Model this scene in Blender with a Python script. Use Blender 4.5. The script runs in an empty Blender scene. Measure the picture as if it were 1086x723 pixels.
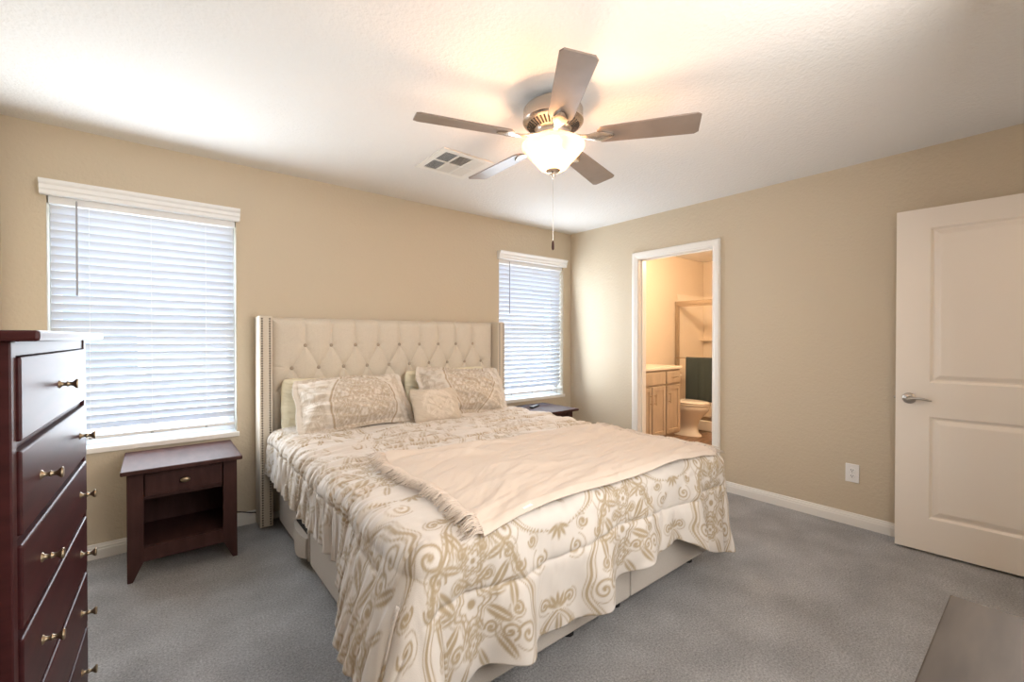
import bpy, bmesh, math, random
import numpy as np
from mathutils import Vector, Matrix

random.seed(7)
PI = math.pi
SC = bpy.context.scene
COL = SC.collection

# ------------------------------------------------------------------ camera, world, sun, exposure
cam_d = bpy.data.cameras.new('camera')
cam_d.sensor_width = 36.0
cam_d.lens = 468.0 / 1086.0 * 36.0
cam_d.clip_start = 0.02
cam = bpy.data.objects.new('camera', cam_d)
COL.objects.link(cam)
cam.location = (0, 0, 1.276)
cam.rotation_euler = (math.radians(90 - 0.48), 0, math.radians(-39.04))
SC.camera = cam

world = bpy.data.worlds.new('sky')
SC.world = world
world.use_nodes = True
bg = world.node_tree.nodes['Background']
bg.inputs['Color'].default_value = (0.50, 0.70, 1.0, 1)
bg.inputs['Strength'].default_value = 13.0

sun_d = bpy.data.lights.new('sun', 'SUN')
sun_d.energy = 17.0
sun_d.angle = 0.01
sun_d.color = (1.0, 0.95, 0.86)
sun = bpy.data.objects.new('sun', sun_d)
COL.objects.link(sun)
sun.rotation_euler = (math.radians(42), 0, math.radians(-22))   # high sun behind the house, lights the yard and the house opposite

SC.view_settings.view_transform = 'Standard'
SC.view_settings.look = 'None'
SC.view_settings.exposure = 0.18
SC.view_settings.gamma = 1.0
SC.view_settings.use_curve_mapping = False
SC.cycles.max_bounces = 10
SC.cycles.diffuse_bounces = 6
SC.cycles.transparent_max_bounces = 16
SC.cycles.sample_clamp_indirect = 6.0
SC.cycles.caustics_reflective = False
SC.cycles.caustics_refractive = False

# added broad fill light behind the camera; the room has no such lamp
fl_d = bpy.data.lights.new('soft_light', 'AREA')
fl_d.shape = 'RECTANGLE'; fl_d.size = 2.4; fl_d.size_y = 1.6; fl_d.energy = 74.0; fl_d.color = (1.0, 0.975, 0.95)
fl = bpy.data.objects.new('soft_light', fl_d)
COL.objects.link(fl)
fl.location = (0.75, -0.24, 1.45)
fl.rotation_euler = (math.radians(84), 0, math.radians(12))

# added area light just inside each blind, boosting the daylight from the window
for wx_, ww_, pw_, tl_, wy_ in ((-0.012, 0.86, 28.0, 86, 3.425), (3.107, 0.86, 17.0, 97, 3.385)):
    wd_ = bpy.data.lights.new('window_daylight', 'AREA')
    wd_.shape = 'RECTANGLE'; wd_.size = ww_; wd_.size_y = 1.30; wd_.energy = pw_; wd_.color = (0.84, 0.92, 1.0)
    wo_ = bpy.data.objects.new('window_daylight', wd_)
    COL.objects.link(wo_)
    wo_.location = (wx_, wy_, 1.36)
    wo_.rotation_euler = (math.radians(tl_), 0, PI)

FAN_W = 13.0      # watts of each of the fan's bulbs
HALL_W = 14.0     # added hallway fill light, unseen
BATH_W = 84.0     # bathroom ceiling lamp

# ------------------------------------------------------------------ materials
def M(name, col, rough=0.6, metal=0.0, spec=0.5):
    m = bpy.data.materials.new(name)
    m.use_nodes = True
    b = m.node_tree.nodes['Principled BSDF']
    b.inputs['Base Color'].default_value = (*col, 1)
    b.inputs['Roughness'].default_value = rough
    b.inputs['Metallic'].default_value = metal
    b.inputs['Specular IOR Level'].default_value = spec
    return m

def nd(m, typ, **kw):
    n = m.node_tree.nodes.new(typ)
    for k, v in kw.items():
        if k in n.inputs: n.inputs[k].default_value = v
        else: setattr(n, k, v)
    return n

def lk(m, a, b): m.node_tree.links.new(a, b)
def bsdf(m): return m.node_tree.nodes['Principled BSDF']

def coords(m, scale=(1, 1, 1), rot=(0, 0, 0), kind='Object'):
    tc = nd(m, 'ShaderNodeTexCoord'); mp = nd(m, 'ShaderNodeMapping')
    mp.inputs['Scale'].default_value = scale; mp.inputs['Rotation'].default_value = rot
    lk(m, tc.outputs[kind], mp.inputs['Vector'])
    return mp.outputs['Vector']

def add_bump(m, vec, scale, dist, strength=1.0, detail=3.0, rough=0.5):
    n = nd(m, 'ShaderNodeTexNoise', Scale=scale, Detail=detail, Roughness=rough)
    lk(m, vec, n.inputs['Vector'])
    b = nd(m, 'ShaderNodeBump', Strength=strength, Distance=dist)
    lk(m, n.outputs['Fac'], b.inputs['Height'])
    lk(m, b.outputs['Normal'], bsdf(m).inputs['Normal'])
    return n

def add_mottle(m, vec, c1, c2, scale, detail=4.0, lo=0.35, hi=0.65, rough=0.5):
    n = nd(m, 'ShaderNodeTexNoise', Scale=scale, Detail=detail, Roughness=rough)
    lk(m, vec, n.inputs['Vector'])
    r = nd(m, 'ShaderNodeValToRGB')
    r.color_ramp.elements[0].position = lo; r.color_ramp.elements[0].color = (*c1, 1)
    r.color_ramp.elements[1].position = hi; r.color_ramp.elements[1].color = (*c2, 1)
    lk(m, n.outputs['Fac'], r.inputs['Fac'])
    lk(m, r.outputs['Color'], bsdf(m).inputs['Base Color'])
    return r

MAT = {}
m = MAT['wall'] = M('wall_paint', (0.56, 0.475, 0.355), 0.55, spec=0.3)
add_bump(m, coords(m), 55, 0.004, 0.6, 2.0)
m = MAT['ceiling'] = M('ceiling_paint', (0.75, 0.73, 0.70), 0.8, spec=0.2)
add_bump(m, coords(m), 60, 0.006, 0.7, 3.0)
m = MAT['bath_wall'] = M('bathroom_paint', (0.66, 0.575, 0.47), 0.6, spec=0.3)
add_bump(m, coords(m), 55, 0.004, 0.5, 2.0)
m = MAT['trim'] = M('trim_white', (0.78, 0.75, 0.70), 0.35)
m = MAT['door'] = M('door_white', (0.82, 0.76, 0.69), 0.38)
m = MAT['valance'] = M('valance_white', (0.80, 0.80, 0.80), 0.35)
m = MAT['carpet'] = M('carpet', (0.2, 0.2, 0.2), 0.95, spec=0.1)
v = coords(m)
r1 = add_mottle(m, v, (0.33, 0.325, 0.325), (0.76, 0.75, 0.75), 120, 5.0, 0.32, 0.68, 0.75)
n2 = nd(m, 'ShaderNodeTexNoise', Scale=4.0, Detail=4.0); lk(m, v, n2.inputs['Vector'])
rr = nd(m, 'ShaderNodeMapRange'); rr.inputs['From Min'].default_value = 0.3; rr.inputs['From Max'].default_value = 0.7
rr.inputs['To Min'].default_value = 0.82; rr.inputs['To Max'].default_value = 1.14
lk(m, n2.outputs['Fac'], rr.inputs['Value'])
mx = nd(m, 'ShaderNodeMix', data_type='RGBA', blend_type='MULTIPLY'); mx.inputs['Factor'].default_value = 1
lk(m, r1.outputs['Color'], mx.inputs[6]); lk(m, rr.outputs['Result'], mx.inputs[7])
lk(m, mx.outputs[2], bsdf(m).inputs['Base Color'])
add_bump(m, v, 95, 0.03, 1.0, 5.0, 0.75)
m = MAT['plank'] = M('wood_plank_floor', (0.2, 0.12, 0.07), 0.4)
add_mottle(m, coords(m, (2.0, 14, 1)), (0.10, 0.055, 0.03), (0.30, 0.19, 0.12), 3.0, 6.0)

def wood(name, c1, c2, rough, sc=(3, 3, 30), spec=0.5):
    m = M(name, c1, rough, spec=spec)
    add_mottle(m, coords(m, sc), c1, c2, 2.0, 6.0, 0.3, 0.7)
    return m
MAT['cherry'] = wood('dark_cherry_wood', (0.030, 0.008, 0.009), (0.058, 0.015, 0.016), 0.40, (2, 2, 14), 0.18)
MAT['espresso'] = wood('espresso_wood', (0.038, 0.016, 0.014), (0.064, 0.029, 0.025), 0.55, (12, 3, 3), 0.12)
MAT['umber'] = wood('umber_dresser_wood', (0.030, 0.022, 0.016), (0.046, 0.034, 0.025), 0.55, (3, 16, 3), 0.2)
MAT['walnut'] = wood('fan_blade_wood', (0.20, 0.155, 0.125), (0.27, 0.21, 0.17), 0.30, (3, 3, 3))
MAT['maple'] = wood('vanity_wood', (0.40, 0.325, 0.24), (0.50, 0.41, 0.31), 0.4, (8, 8, 2))
MAT['brass'] = M('antique_brass', (0.30, 0.235, 0.155), 0.38, 0.9)
MAT['nickel'] = M('brushed_nickel', (0.62, 0.55, 0.48), 0.26, 1.0)
MAT['nickel_dark'] = M('worn_nickel', (0.48, 0.45, 0.42), 0.3, 1.0)
MAT['bronze_frame'] = M('shower_frame_metal', (0.50, 0.42, 0.33), 0.35, 0.9)
MAT['black'] = M('black_plastic', (0.012, 0.012, 0.014), 0.4)
MAT['void'] = M('dark_slot', (0.02, 0.018, 0.016), 0.9)
MAT['grey_slot'] = M('grey_louvre', (0.42, 0.42, 0.42), 0.6)
MAT['throat'] = M('vent_throat_grey', (0.22, 0.215, 0.21), 0.8)
MAT['porcelain'] = M('porcelain', (0.80, 0.76, 0.70), 0.15)
MAT['counter'] = M('cultured_marble', (0.80, 0.72, 0.62), 0.2)
MAT['plastic'] = M('outlet_plastic', (0.80, 0.78, 0.76), 0.35)
MAT['tread'] = M('button_rubber', (0.35, 0.35, 0.37), 0.6)
m = MAT['linen'] = M('headboard_linen', (0.56, 0.49, 0.40), 0.9, spec=0.15)
v = coords(m, (1, 1, 1)); add_mottle(m, v, (0.57, 0.505, 0.415), (0.70, 0.63, 0.53), 380, 3.0); add_bump(m, v, 500, 0.0015, 0.5, 2.0)
m = MAT['nail'] = M('bronze_nailhead', (0.14, 0.115, 0.09), 0.35, 0.8)
MAT['button'] = M('button_linen', (0.40, 0.34, 0.27), 0.9, spec=0.15)
m = MAT['rail'] = M('bed_rail_linen', (0.50, 0.45, 0.40), 0.9, spec=0.15)
v = coords(m); add_mottle(m, v, (0.44, 0.40, 0.355), (0.54, 0.49, 0.44), 380, 3.0)
m = MAT['cream'] = M('cream_cotton', (0.74, 0.69, 0.53), 0.9, spec=0.1); add_bump(m, coords(m), 30, 0.006, 0.6)
m = MAT['throw'] = M('beige_throw_cotton', (0.60, 0.515, 0.44), 0.85, spec=0.15)
v = coords(m, (1, 1, 1)); add_bump(m, coords(m, (60, 900, 60)), 1.0, 0.002, 0.5, 2.0)
MAT['fringe'] = M('throw_fringe', (0.60, 0.515, 0.44), 0.9, spec=0.1)
m = MAT['mattress'] = M('mattress_ticking', (0.68, 0.66, 0.62), 0.9)
m = MAT['towel'] = M('teal_towel', (0.058, 0.076, 0.078), 0.95, spec=0.05); add_bump(m, coords(m), 220, 0.006, 1.0)
m = MAT['stucco'] = M('pale_stucco', (0.56, 0.50, 0.43), 0.9); add_bump(m, coords(m), 60, 0.01)
m = MAT['rooftile'] = M('roof_tile', (0.33, 0.20, 0.14), 0.8)
m = MAT['gravel'] = M('desert_gravel', (0.55, 0.50, 0.43), 0.95)
add_mottle(m, coords(m), (0.46, 0.42, 0.36), (0.62, 0.57, 0.50), 25, 5.0)
m = MAT['void_glass'] = M('dark_window_glass', (0.06, 0.08, 0.10), 0.08)

def damask_mat(name, base, pat, rough=0.7):
    m = M(name, base, rough, spec=0.25)
    a = nd(m, 'ShaderNodeAttribute', attribute_name='damask')
    mx = nd(m, 'ShaderNodeMix', data_type='RGBA')
    mx.inputs[6].default_value = (*base, 1); mx.inputs[7].default_value = (*pat, 1)
    lk(m, a.outputs['Fac'], mx.inputs['Factor'])
    lk(m, mx.outputs[2], bsdf(m).inputs['Base Color'])
    b = bsdf(m)
    if 'Sheen Weight' in b.inputs: b.inputs['Sheen Weight'].default_value = 0.15
    add_bump(m, coords(m), 420, 0.0012, 0.5, 2.0)
    return m
MAT['damask'] = damask_mat('damask_comforter', (0.595, 0.545, 0.495), (0.35, 0.27, 0.17))
MAT['sham'] = damask_mat('damask_sham', (0.64, 0.58, 0.51), (0.38, 0.295, 0.20))
MAT['accent'] = damask_mat('accent_pillow_fabric', (0.52, 0.44, 0.35), (0.64, 0.56, 0.47))

def glass_mat(name, tint, gloss):
    m = bpy.data.materials.new(name); m.use_nodes = True
    nt = m.node_tree; nt.nodes.clear()
    out = nt.nodes.new('ShaderNodeOutputMaterial'); mix = nt.nodes.new('ShaderNodeMixShader')
    tr = nt.nodes.new('ShaderNodeBsdfTransparent'); gl = nt.nodes.new('ShaderNodeBsdfGlossy')
    tr.inputs['Color'].default_value = (*tint, 1); gl.inputs['Roughness'].default_value = 0.03
    mix.inputs['Fac'].default_value = gloss
    nt.links.new(tr.outputs[0], mix.inputs[1]); nt.links.new(gl.outputs[0], mix.inputs[2]); nt.links.new(mix.outputs[0], out.inputs[0])
    return m
MAT['glass'] = glass_mat('window_glass', (0.96, 0.98, 0.98), 0.05)
MAT['shower_glass'] = glass_mat('shower_glass', (0.99, 0.99, 0.985), 0.04)

def slat_mat():
    m = bpy.data.materials.new('blind_slat'); m.use_nodes = True
    nt = m.node_tree; b = nt.nodes['Principled BSDF']; out = nt.nodes['Material Output']
    b.inputs['Base Color'].default_value = (0.70, 0.72, 0.76, 1); b.inputs['Roughness'].default_value = 0.4
    t = nt.nodes.new('ShaderNodeBsdfTranslucent'); t.inputs['Color'].default_value = (0.80, 0.86, 0.98, 1)
    mx = nt.nodes.new('ShaderNodeMixShader'); mx.inputs['Fac'].default_value = 0.05
    nt.links.new(b.outputs[0], mx.inputs[1]); nt.links.new(t.outputs[0], mx.inputs[2]); nt.links.new(mx.outputs[0], out.inputs[0])
    return m
MAT['slat'] = slat_mat()

def bowl_mat():
    m = bpy.data.materials.new('frosted_lamp_glass'); m.use_nodes = True
    nt = m.node_tree; b = nt.nodes['Principled BSDF']; out = nt.nodes['Material Output']
    b.inputs['Base Color'].default_value = (0.85, 0.78, 0.66, 1); b.inputs['Roughness'].default_value = 0.3
    b.inputs['Emission Color'].default_value = (1.0, 0.74, 0.45, 1); b.inputs['Emission Strength'].default_value = 0.32
    t = nt.nodes.new('ShaderNodeBsdfTranslucent'); t.inputs['Color'].default_value = (1.0, 0.90, 0.74, 1)
    mx = nt.nodes.new('ShaderNodeMixShader'); mx.inputs['Fac'].default_value = 0.12
    nt.links.new(b.outputs[0], mx.inputs[1]); nt.links.new(t.outputs[0], mx.inputs[2])
    tr = nt.nodes.new('ShaderNodeBsdfTransparent'); tr.inputs['Color'].default_value = (1.0, 0.95, 0.86, 1)
    m2 = nt.nodes.new('ShaderNodeMixShader'); m2.inputs['Fac'].default_value = 0.55      # frosted, still half see-through
    nt.links.new(mx.outputs[0], m2.inputs[1]); nt.links.new(tr.outputs[0], m2.inputs[2]); nt.links.new(m2.outputs[0], out.inputs[0])
    return m
MAT['bowl'] = bowl_mat()

def emit_mat(name, col, s):
    m = M(name, col, 0.4); b = bsdf(m)
    b.inputs['Emission Color'].default_value = (*col, 1); b.inputs['Emission Strength'].default_value = s
    return m
MAT['bulb'] = emit_mat('lit_bulb', (1.0, 0.85, 0.62), 6.0)
MAT['globe'] = emit_mat('lit_globe', (1.0, 0.80, 0.55), 3.0)

# ------------------------------------------------------------------ object helpers
def link(name, me, mat, parent=None, smooth=False):
    o = bpy.data.objects.new(name, me); COL.objects.link(o)
    if mat is not None: me.materials.append(mat)
    if parent is not None: o.parent = parent
    if smooth:
        me.polygons.foreach_set('use_smooth', [True] * len(me.polygons))
    return o

def obj(name, bm, mat, parent=None, smooth=False, sharp=None):
    me = bpy.data.meshes.new(name)
    bmesh.ops.recalc_face_normals(bm, faces=bm.faces[:])
    bm.to_mesh(me); bm.free()
    o = link(name, me, mat, parent, smooth)
    if smooth and sharp:
        me.set_sharp_from_angle(angle=math.radians(sharp))
    return o

def tag(o, label=None, cat=None, group=None, kind=None):
    if label: o['label'] = label
    if cat: o['category'] = cat
    if group: o['group'] = group
    if kind: o['kind'] = kind
    return o

def thing(name, label, cat, loc=(0, 0, 0), rz=0.0, group=None, kind=None):
    o = bpy.data.objects.new(name, None); COL.objects.link(o)
    o.empty_display_size = 0.1
    o.location = loc; o.rotation_euler = (0, 0, rz)
    return tag(o, label, cat, group, kind)

def dup(root, loc, rz=None, label=None):
    def cp(o, par):
        c = o.copy(); COL.objects.link(c)
        if par is not None: c.parent = par
        for k in [x for x in list(bpy.data.objects) if x.parent is o]: cp(k, c)
        return c
    r = cp(root, None); r.location = loc
    if rz is not None: r.rotation_euler = (0, 0, rz)
    if label: r['label'] = label
    return r

def box(bm, x0, x1, y0, y1, z0, z1, bev=0.0, seg=2, mat=None):
    r = bmesh.ops.create_cube(bm, size=1.0)
    vs = r['verts']
    for v in vs:
        v.co = Vector((x0 + (v.co.x + .5) * (x1 - x0), y0 + (v.co.y + .5) * (y1 - y0), z0 + (v.co.z + .5) * (z1 - z0)))
    if bev > 0:
        es = list({e for v in vs for e in v.link_edges})
        rb = bmesh.ops.bevel(bm, geom=es, offset=bev, segments=seg, affect='EDGES', profile=0.5)
        vs = list({v for f in rb['faces'] for v in f.verts} | {v for v in vs if v.is_valid})
    if mat is not None:
        bmesh.ops.transform(bm, matrix=mat, verts=vs)
    return vs

def BX(name, dims, mat, parent=None, bev=0.0, mx=None):
    bm = bmesh.new(); box(bm, *dims, bev=bev, mat=mx); return obj(name, bm, mat, parent)

def prism(bm, poly, a, b, axis='y'):
    """poly: 2-D points; extruded from a to b along the axis (x: (y,z), y: (x,z), z: (x,y))"""
    def P(p, t):
        return {'x': (t, p[0], p[1]), 'y': (p[0], t, p[1]), 'z': (p[0], p[1], t)}[axis]
    A = [bm.verts.new(P(p, a)) for p in poly]; B = [bm.verts.new(P(p, b)) for p in poly]
    n = len(poly)
    bm.faces.new(A); bm.faces.new(B[::-1])
    for i in range(n): bm.faces.new((A[i], B[i], B[(i + 1) % n], A[(i + 1) % n]))

def loft(bm, rings, cap0=True, cap1=True, closed=True):
    R = [[bm.verts.new(p) for p in ring] for ring in rings]
    n = len(R[0])
    for i in range(len(R) - 1):
        for j in range(n if closed else n - 1):
            bm.faces.new((R[i][j], R[i][(j + 1) % n], R[i + 1][(j + 1) % n], R[i + 1][j]))
    if cap0: bm.faces.new(R[0][::-1])
    if cap1: bm.faces.new(R[-1])
    return R

def lathe(bm, prof, segs=32, mx=None, cap=True):
    rings = []
    for r, z in prof:
        ring = []
        for k in range(segs):
            a = 2 * PI * k / segs
            p = Vector((max(r, 1e-4) * math.cos(a), max(r, 1e-4) * math.sin(a), z))
            ring.append(mx @ p if mx is not None else p)
        rings.append(ring)
    loft(bm, rings, cap, cap)

def tube(bm, pts, r, n=8, cap=True):
    pts = [Vector(p) for p in pts]
    rs = r if isinstance(r, (list, tuple)) else [r] * len(pts)
    rings = []; up = None
    for i, p in enumerate(pts):
        t = (pts[min(i + 1, len(pts) - 1)] - pts[max(i - 1, 0)]).normalized()
        if up is None:
            up = Vector((0, 0, 1)) if abs(t.z) < .9 else Vector((1, 0, 0))
        u = t.cross(up).normalized(); w = u.cross(t).normalized(); up = w
        rings.append([p + (u * math.cos(2 * PI * k / n) + w * math.sin(2 * PI * k / n)) * rs[i] for k in range(n)])
    loft(bm, rings, cap, cap)

def sweep_mitre(bm, path, prof, fn):
    """path: 2-D open polyline; prof: (offset to the left of travel, depth); fn maps (2-D point, depth) to 3-D"""
    P = [Vector(p) for p in path]; rings = []
    for i, p in enumerate(P):
        ns = []
        if i > 0: d = (P[i] - P[i - 1]).normalized(); ns.append(Vector((-d.y, d.x)))
        if i < len(P) - 1: d = (P[i + 1] - P[i]).normalized(); ns.append(Vector((-d.y, d.x)))
        nrm = sum(ns, Vector((0, 0))).normalized(); nrm = nrm / nrm.dot(ns[0])
        rings.append([fn(p + nrm * o, d) for o, d in prof])
    loft(bm, rings)

def grid_mesh(name, P, mat, parent=None, attr=None, wrap=False):
    """P: (n, m, 3) array"""
    n, mm = P.shape[:2]
    idx = np.arange(n * mm).reshape(n, mm)
    f = np.stack([idx[:-1, :-1], idx[1:, :-1], idx[1:, 1:], idx[:-1, 1:]], -1).reshape(-1, 4)
    me = bpy.data.meshes.new(name)
    me.vertices.add(n * mm); me.vertices.foreach_set('co', P.reshape(-1).astype(np.float32))
    me.loops.add(f.size); me.loops.foreach_set('vertex_index', f.reshape(-1).astype(np.int32))
    me.polygons.add(len(f)); me.polygons.foreach_set('loop_start', (np.arange(len(f)) * 4).astype(np.int32))
    me.polygons.foreach_set('loop_total', np.full(len(f), 4, np.int32))
    me.polygons.foreach_set('use_smooth', np.ones(len(f), bool))
    me.update(calc_edges=True)
    if attr is not None:
        a = me.attributes.new('damask', 'FLOAT', 'POINT'); a.data.foreach_set('value', attr.reshape(-1).astype(np.float32))
    return link(name, me, mat, parent)

def normals(P):
    du = np.gradient(P, axis=0); dv = np.gradient(P, axis=1)
    n = np.cross(du, dv); l = np.linalg.norm(n, axis=-1, keepdims=True)
    return n / np.maximum(l, 1e-9)

def vnoise(x, y, seed):
    rs = np.random.RandomState(seed); T = rs.rand(256, 256)
    xi = np.floor(x).astype(int); yi = np.floor(y).astype(int); fx = x - xi; fy = y - yi
    fx = fx * fx * (3 - 2 * fx); fy = fy * fy * (3 - 2 * fy)
    g = lambda a, b: T[a % 256, b % 256]
    return (g(xi, yi) * (1 - fx) + g(xi + 1, yi) * fx) * (1 - fy) + (g(xi, yi + 1) * (1 - fx) + g(xi + 1, yi + 1) * fx) * fy - 0.5

def fbm(x, y, seed, o=4):
    s = 0; a = 1.0
    for k in range(o):
        s = s + a * vnoise(x * 2 ** k + 13.7 * k, y * 2 ** k + 7.1 * k, seed + k); a *= 0.5
    return s

def smooth(a, b, x):
    t = np.clip((x - a) / (b - a), 0, 1); return t * t * (3 - 2 * t)

# ------------------------------------------------------------------ damask ornament (woven pattern) as a function of cloth position
def damask(U, V, W=0.78, Hh=0.94, aa=0.005):
    out = np.zeros_like(U)
    def put(cond_d):
        nonlocal m_
        m_ = np.maximum(m_, np.clip(0.5 - cond_d / aa, 0, 1))
    for (ou, ov) in ((0, 0), (W / 2, Hh / 2)):
        x0 = (U + ou + W / 2) % W - W / 2; y = (V + ov + Hh / 2) % Hh - Hh / 2
        x = np.abs(x0)
        m_ = np.zeros_like(U)
        # ogee frame with scalloped outline
        t = np.clip((y + 0.36) / 0.64, 0, 1)
        w = 0.25 * np.sin(PI * t ** 0.60) ** 0.85 + 0.008 * np.sin(9 * PI * t)
        inside = (y > -0.36) & (y < 0.28)
        far = np.where(inside, 0, 1.0)
        put(np.abs(x - w) - 0.0065 + far); put(np.abs(x - (w - 0.020)) - 0.0028 + far); put(np.abs(x - (w + 0.016)) - 0.0022 + far)
        # flowers
        for cy, R, k in ((-0.03, 0.062, 5), (0.115, 0.040, 6), (-0.16, 0.034, 5)):
            r = np.hypot(x, y - cy); th = np.arctan2(y - cy, x)
            rad = R * (1 + 0.20 * np.cos(k * th))
            put(np.abs(r - rad) - 0.005); put(np.abs(r - rad * 0.66) - 0.004); put(r - R * 0.24)
            put(np.maximum(np.maximum(r - rad * 0.98, rad * 0.66 - r), (np.abs(np.sin(th * k * 1.5)) - 0.22) * r * 0.2)); put(np.abs(r - rad * 1.28) - 0.0022)
        # leaves
        for cx, cy, ang, L, B in ((0.105, 0.03, 55, 0.055, 0.020), (0.10, -0.09, -35, 0.05, 0.019), (0.055, 0.19, 65, 0.045, 0.015),
                                  (0.05, -0.235, -65, 0.045, 0.014), (0.155, -0.03, 85, 0.048, 0.015), (0.085, 0.12, 20, 0.04, 0.014),
                                  (0.0, 0.225, 90, 0.04, 0.014), (0.035, 0.055, 40, 0.04, 0.013), (0.14, 0.0, 10, 0.04, 0.013), (0.12, -0.20, -60, 0.05, 0.016), (0.03, -0.105, -60, 0.035, 0.012), (0.09, -0.02, -5, 0.035, 0.012), (0.075, 0.165, 100, 0.032, 0.010), (0.165, 0.075, 120, 0.03, 0.010)):
            a = math.radians(ang); dx = x - cx; dy = y - cy
            p = dx * math.cos(a) + dy * math.sin(a); q = -dx * math.sin(a) + dy * math.cos(a)
            e = (np.sqrt((p / L) ** 2 + (q / B) ** 2) - 1) * B
            put(np.maximum(e, 0.0028 - np.abs(q))); pass
        # scrolls
        for cx, cy, R, rot, sgn in ((0.135, 0.105, 0.034, 0.2, 1), (0.13, -0.155, 0.032, 2.4, -1), (0.185, 0.045, 0.024, 3.0, 1), (0.058, 0.055, 0.02, 1.0, -1), (0.075, -0.135, 0.024, 0.6, 1), (0.16, -0.085, 0.022, 2.0, 1), (0.04, 0.145, 0.018, 0.9, 1), (0.30, 0.02, 0.035, 2.6, 1), (0.26, 0.10, 0.022, 0.3, -1),
                                    (0.25, -0.30, 0.045, 1.2, 1), (0.20, 0.30, 0.040, 4.0, -1), (0.06, 0.305, 0.026, 0.5, 1)):
            dx = x - cx; dy = y - cy; r = np.hypot(dx, dy); th = (np.arctan2(dy, dx) * sgn + rot) % (2 * PI)
            pit = R / 1.6
            d = np.full_like(r, 9.0)
            for k in range(3):
                rr = pit * (th / (2 * PI) + k)
                d = np.minimum(d, np.where(rr <= R, np.abs(r - rr), 9.0))
            put(d - 0.0046); put(r - 0.007); put(np.abs(r - R * 1.28) - 0.002 + np.where(np.cos(th) > -0.2, 0, 1))
        # palmette crown and foot
        for cy, up in ((0.285, 1), (-0.345, -1)):
            for k in (-2, -1, 0, 1, 2):
                a = math.radians(90 * up + 34 * k)
                dx = x0 - 0.030 * math.cos(a); dy = (y - cy) - 0.030 * math.sin(a)
                p = dx * math.cos(a) + dy * math.sin(a); q = -dx * math.sin(a) + dy * math.cos(a)
                put((np.sqrt((p / 0.026) ** 2 + (q / 0.0075) ** 2) - 1) * 0.0075)
        out = np.maximum(out, m_)
    return out

# ------------------------------------------------------------------ the room
XL, XR, YB, YF, H = -0.62, 3.68, 3.48, -0.29, 2.44
TH = 0.16

def wall_x(name, y0, y1, x0, x1, z0, z1, holes, mat):
    """wall running along x, with rectangular holes (xa, xb, za, zb)"""
    bm = bmesh.new(); cur = x0
    for xa, xb, za, zb in sorted(holes):
        if xa > cur: box(bm, cur, xa, y0, y1, z0, z1)
        if za > z0: box(bm, xa, xb, y0, y1, z0, za)
        if zb < z1: box(bm, xa, xb, y0, y1, zb, z1)
        cur = xb
    if cur < x1: box(bm, cur, x1, y0, y1, z0, z1)
    return tag(obj(name, bm, mat), kind='structure')

def wall_y(name, x0, x1, y0, y1, z0, z1, holes, mat):
    bm = bmesh.new(); cur = y0
    for ya, yb, za, zb in sorted(holes):
        if ya > cur: box(bm, x0, x1, cur, ya, z0, z1)
        if za > z0: box(bm, x0, x1, ya, yb, z0, za)
        if zb < z1: box(bm, x0, x1, ya, yb, zb, z1)
        cur = yb
    if cur < y1: box(bm, x0, x1, cur, y1, z0, z1)
    return tag(obj(name, bm, mat), kind='structure')

W1 = (-0.455, 0.432, 0.640, 2.06)
W2 = (2.655, 3.560, 0.640, 2.06)
DW = (1.838, 2.572, 0.0, 2.035)          # doorway to the bathroom (clear opening)
wall_x('wall_back', YB, YB + TH, XL - 0.1, XR, 0, H, [W1, W2], MAT['wall'])
wall_y('wall_right', XR, XR + 0.12, YF - 0.12, YB + TH, 0, H, [(DW[0] - 0.018, DW[1] + 0.018, 0, DW[3] + 0.018)], MAT['wall'])
wall_y('wall_left', XL - 0.1, XL, YF - 0.12, YB, 0, H, [], MAT['wall'])
FD = (2.66, 3.59, 0, 2.055)               # doorway in the front wall, to the hall
wall_x('wall_front', YF - 0.12, YF, XL, XR, 0, H, [FD], MAT['wall'])
tag(BX('floor', (XL - 0.1, XR + 0.06, YF - 0.12, YB + TH, -0.10, 0), MAT['carpet']), kind='structure')
tag(BX('ceiling', (XL - 0.1, XR + 0.12, YF - 0.12, YB + TH, H, H + 0.12), MAT['ceiling']), kind='structure')

# bathroom shell
BXR, BYF = 6.65, 1.30
tag(BX('floor_bathroom', (XR + 0.06, BXR + 0.1, BYF, YB + TH, -0.10, 0), MAT['plank']), kind='structure')
tag(BX('ceiling_bathroom', (XR + 0.12, BXR + 0.1, BYF - 0.1, YB + TH, H, H + 0.12), MAT['ceiling']), kind='structure')
tag(BX('wall_bathroom_back', (XR + 0.12, BXR, YB - 0.01, YB + TH, 0, H), MAT['bath_wall']), kind='structure')
tag(BX('wall_bathroom_far', (BXR, BXR + 0.1, BYF, YB + TH, 0, H), MAT['bath_wall']), kind='structure')
tag(BX('wall_bathroom_front', (XR + 0.12, BXR + 0.1, BYF - 0.1, BYF, 0, H), MAT['bath_wall']), kind='structure')

# hall behind the open bedroom door
tag(BX('floor_hall', (2.2, XR + 0.5, YF - 1.9, YF - 0.12, -0.10, 0), MAT['carpet']), kind='structure')
tag(BX('ceiling_hall', (2.1, XR + 0.6, YF - 1.9, YF - 0.12, H, H + 0.1), MAT['ceiling']), kind='structure')
tag(BX('wall_hall_front', (2.1, XR + 0.6, YF - 2.0, YF - 1.9, 0, H), MAT['wall']), kind='structure')
tag(BX('wall_hall_left', (2.1, 2.2, YF - 1.9, YF - 0.12, 0, H), MAT['wall']), kind='structure')
tag(BX('wall_hall_right', (XR + 0.5, XR + 0.6, YF - 1.9, YF - 0.12, 0, H), MAT['wall']), kind='structure')

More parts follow.
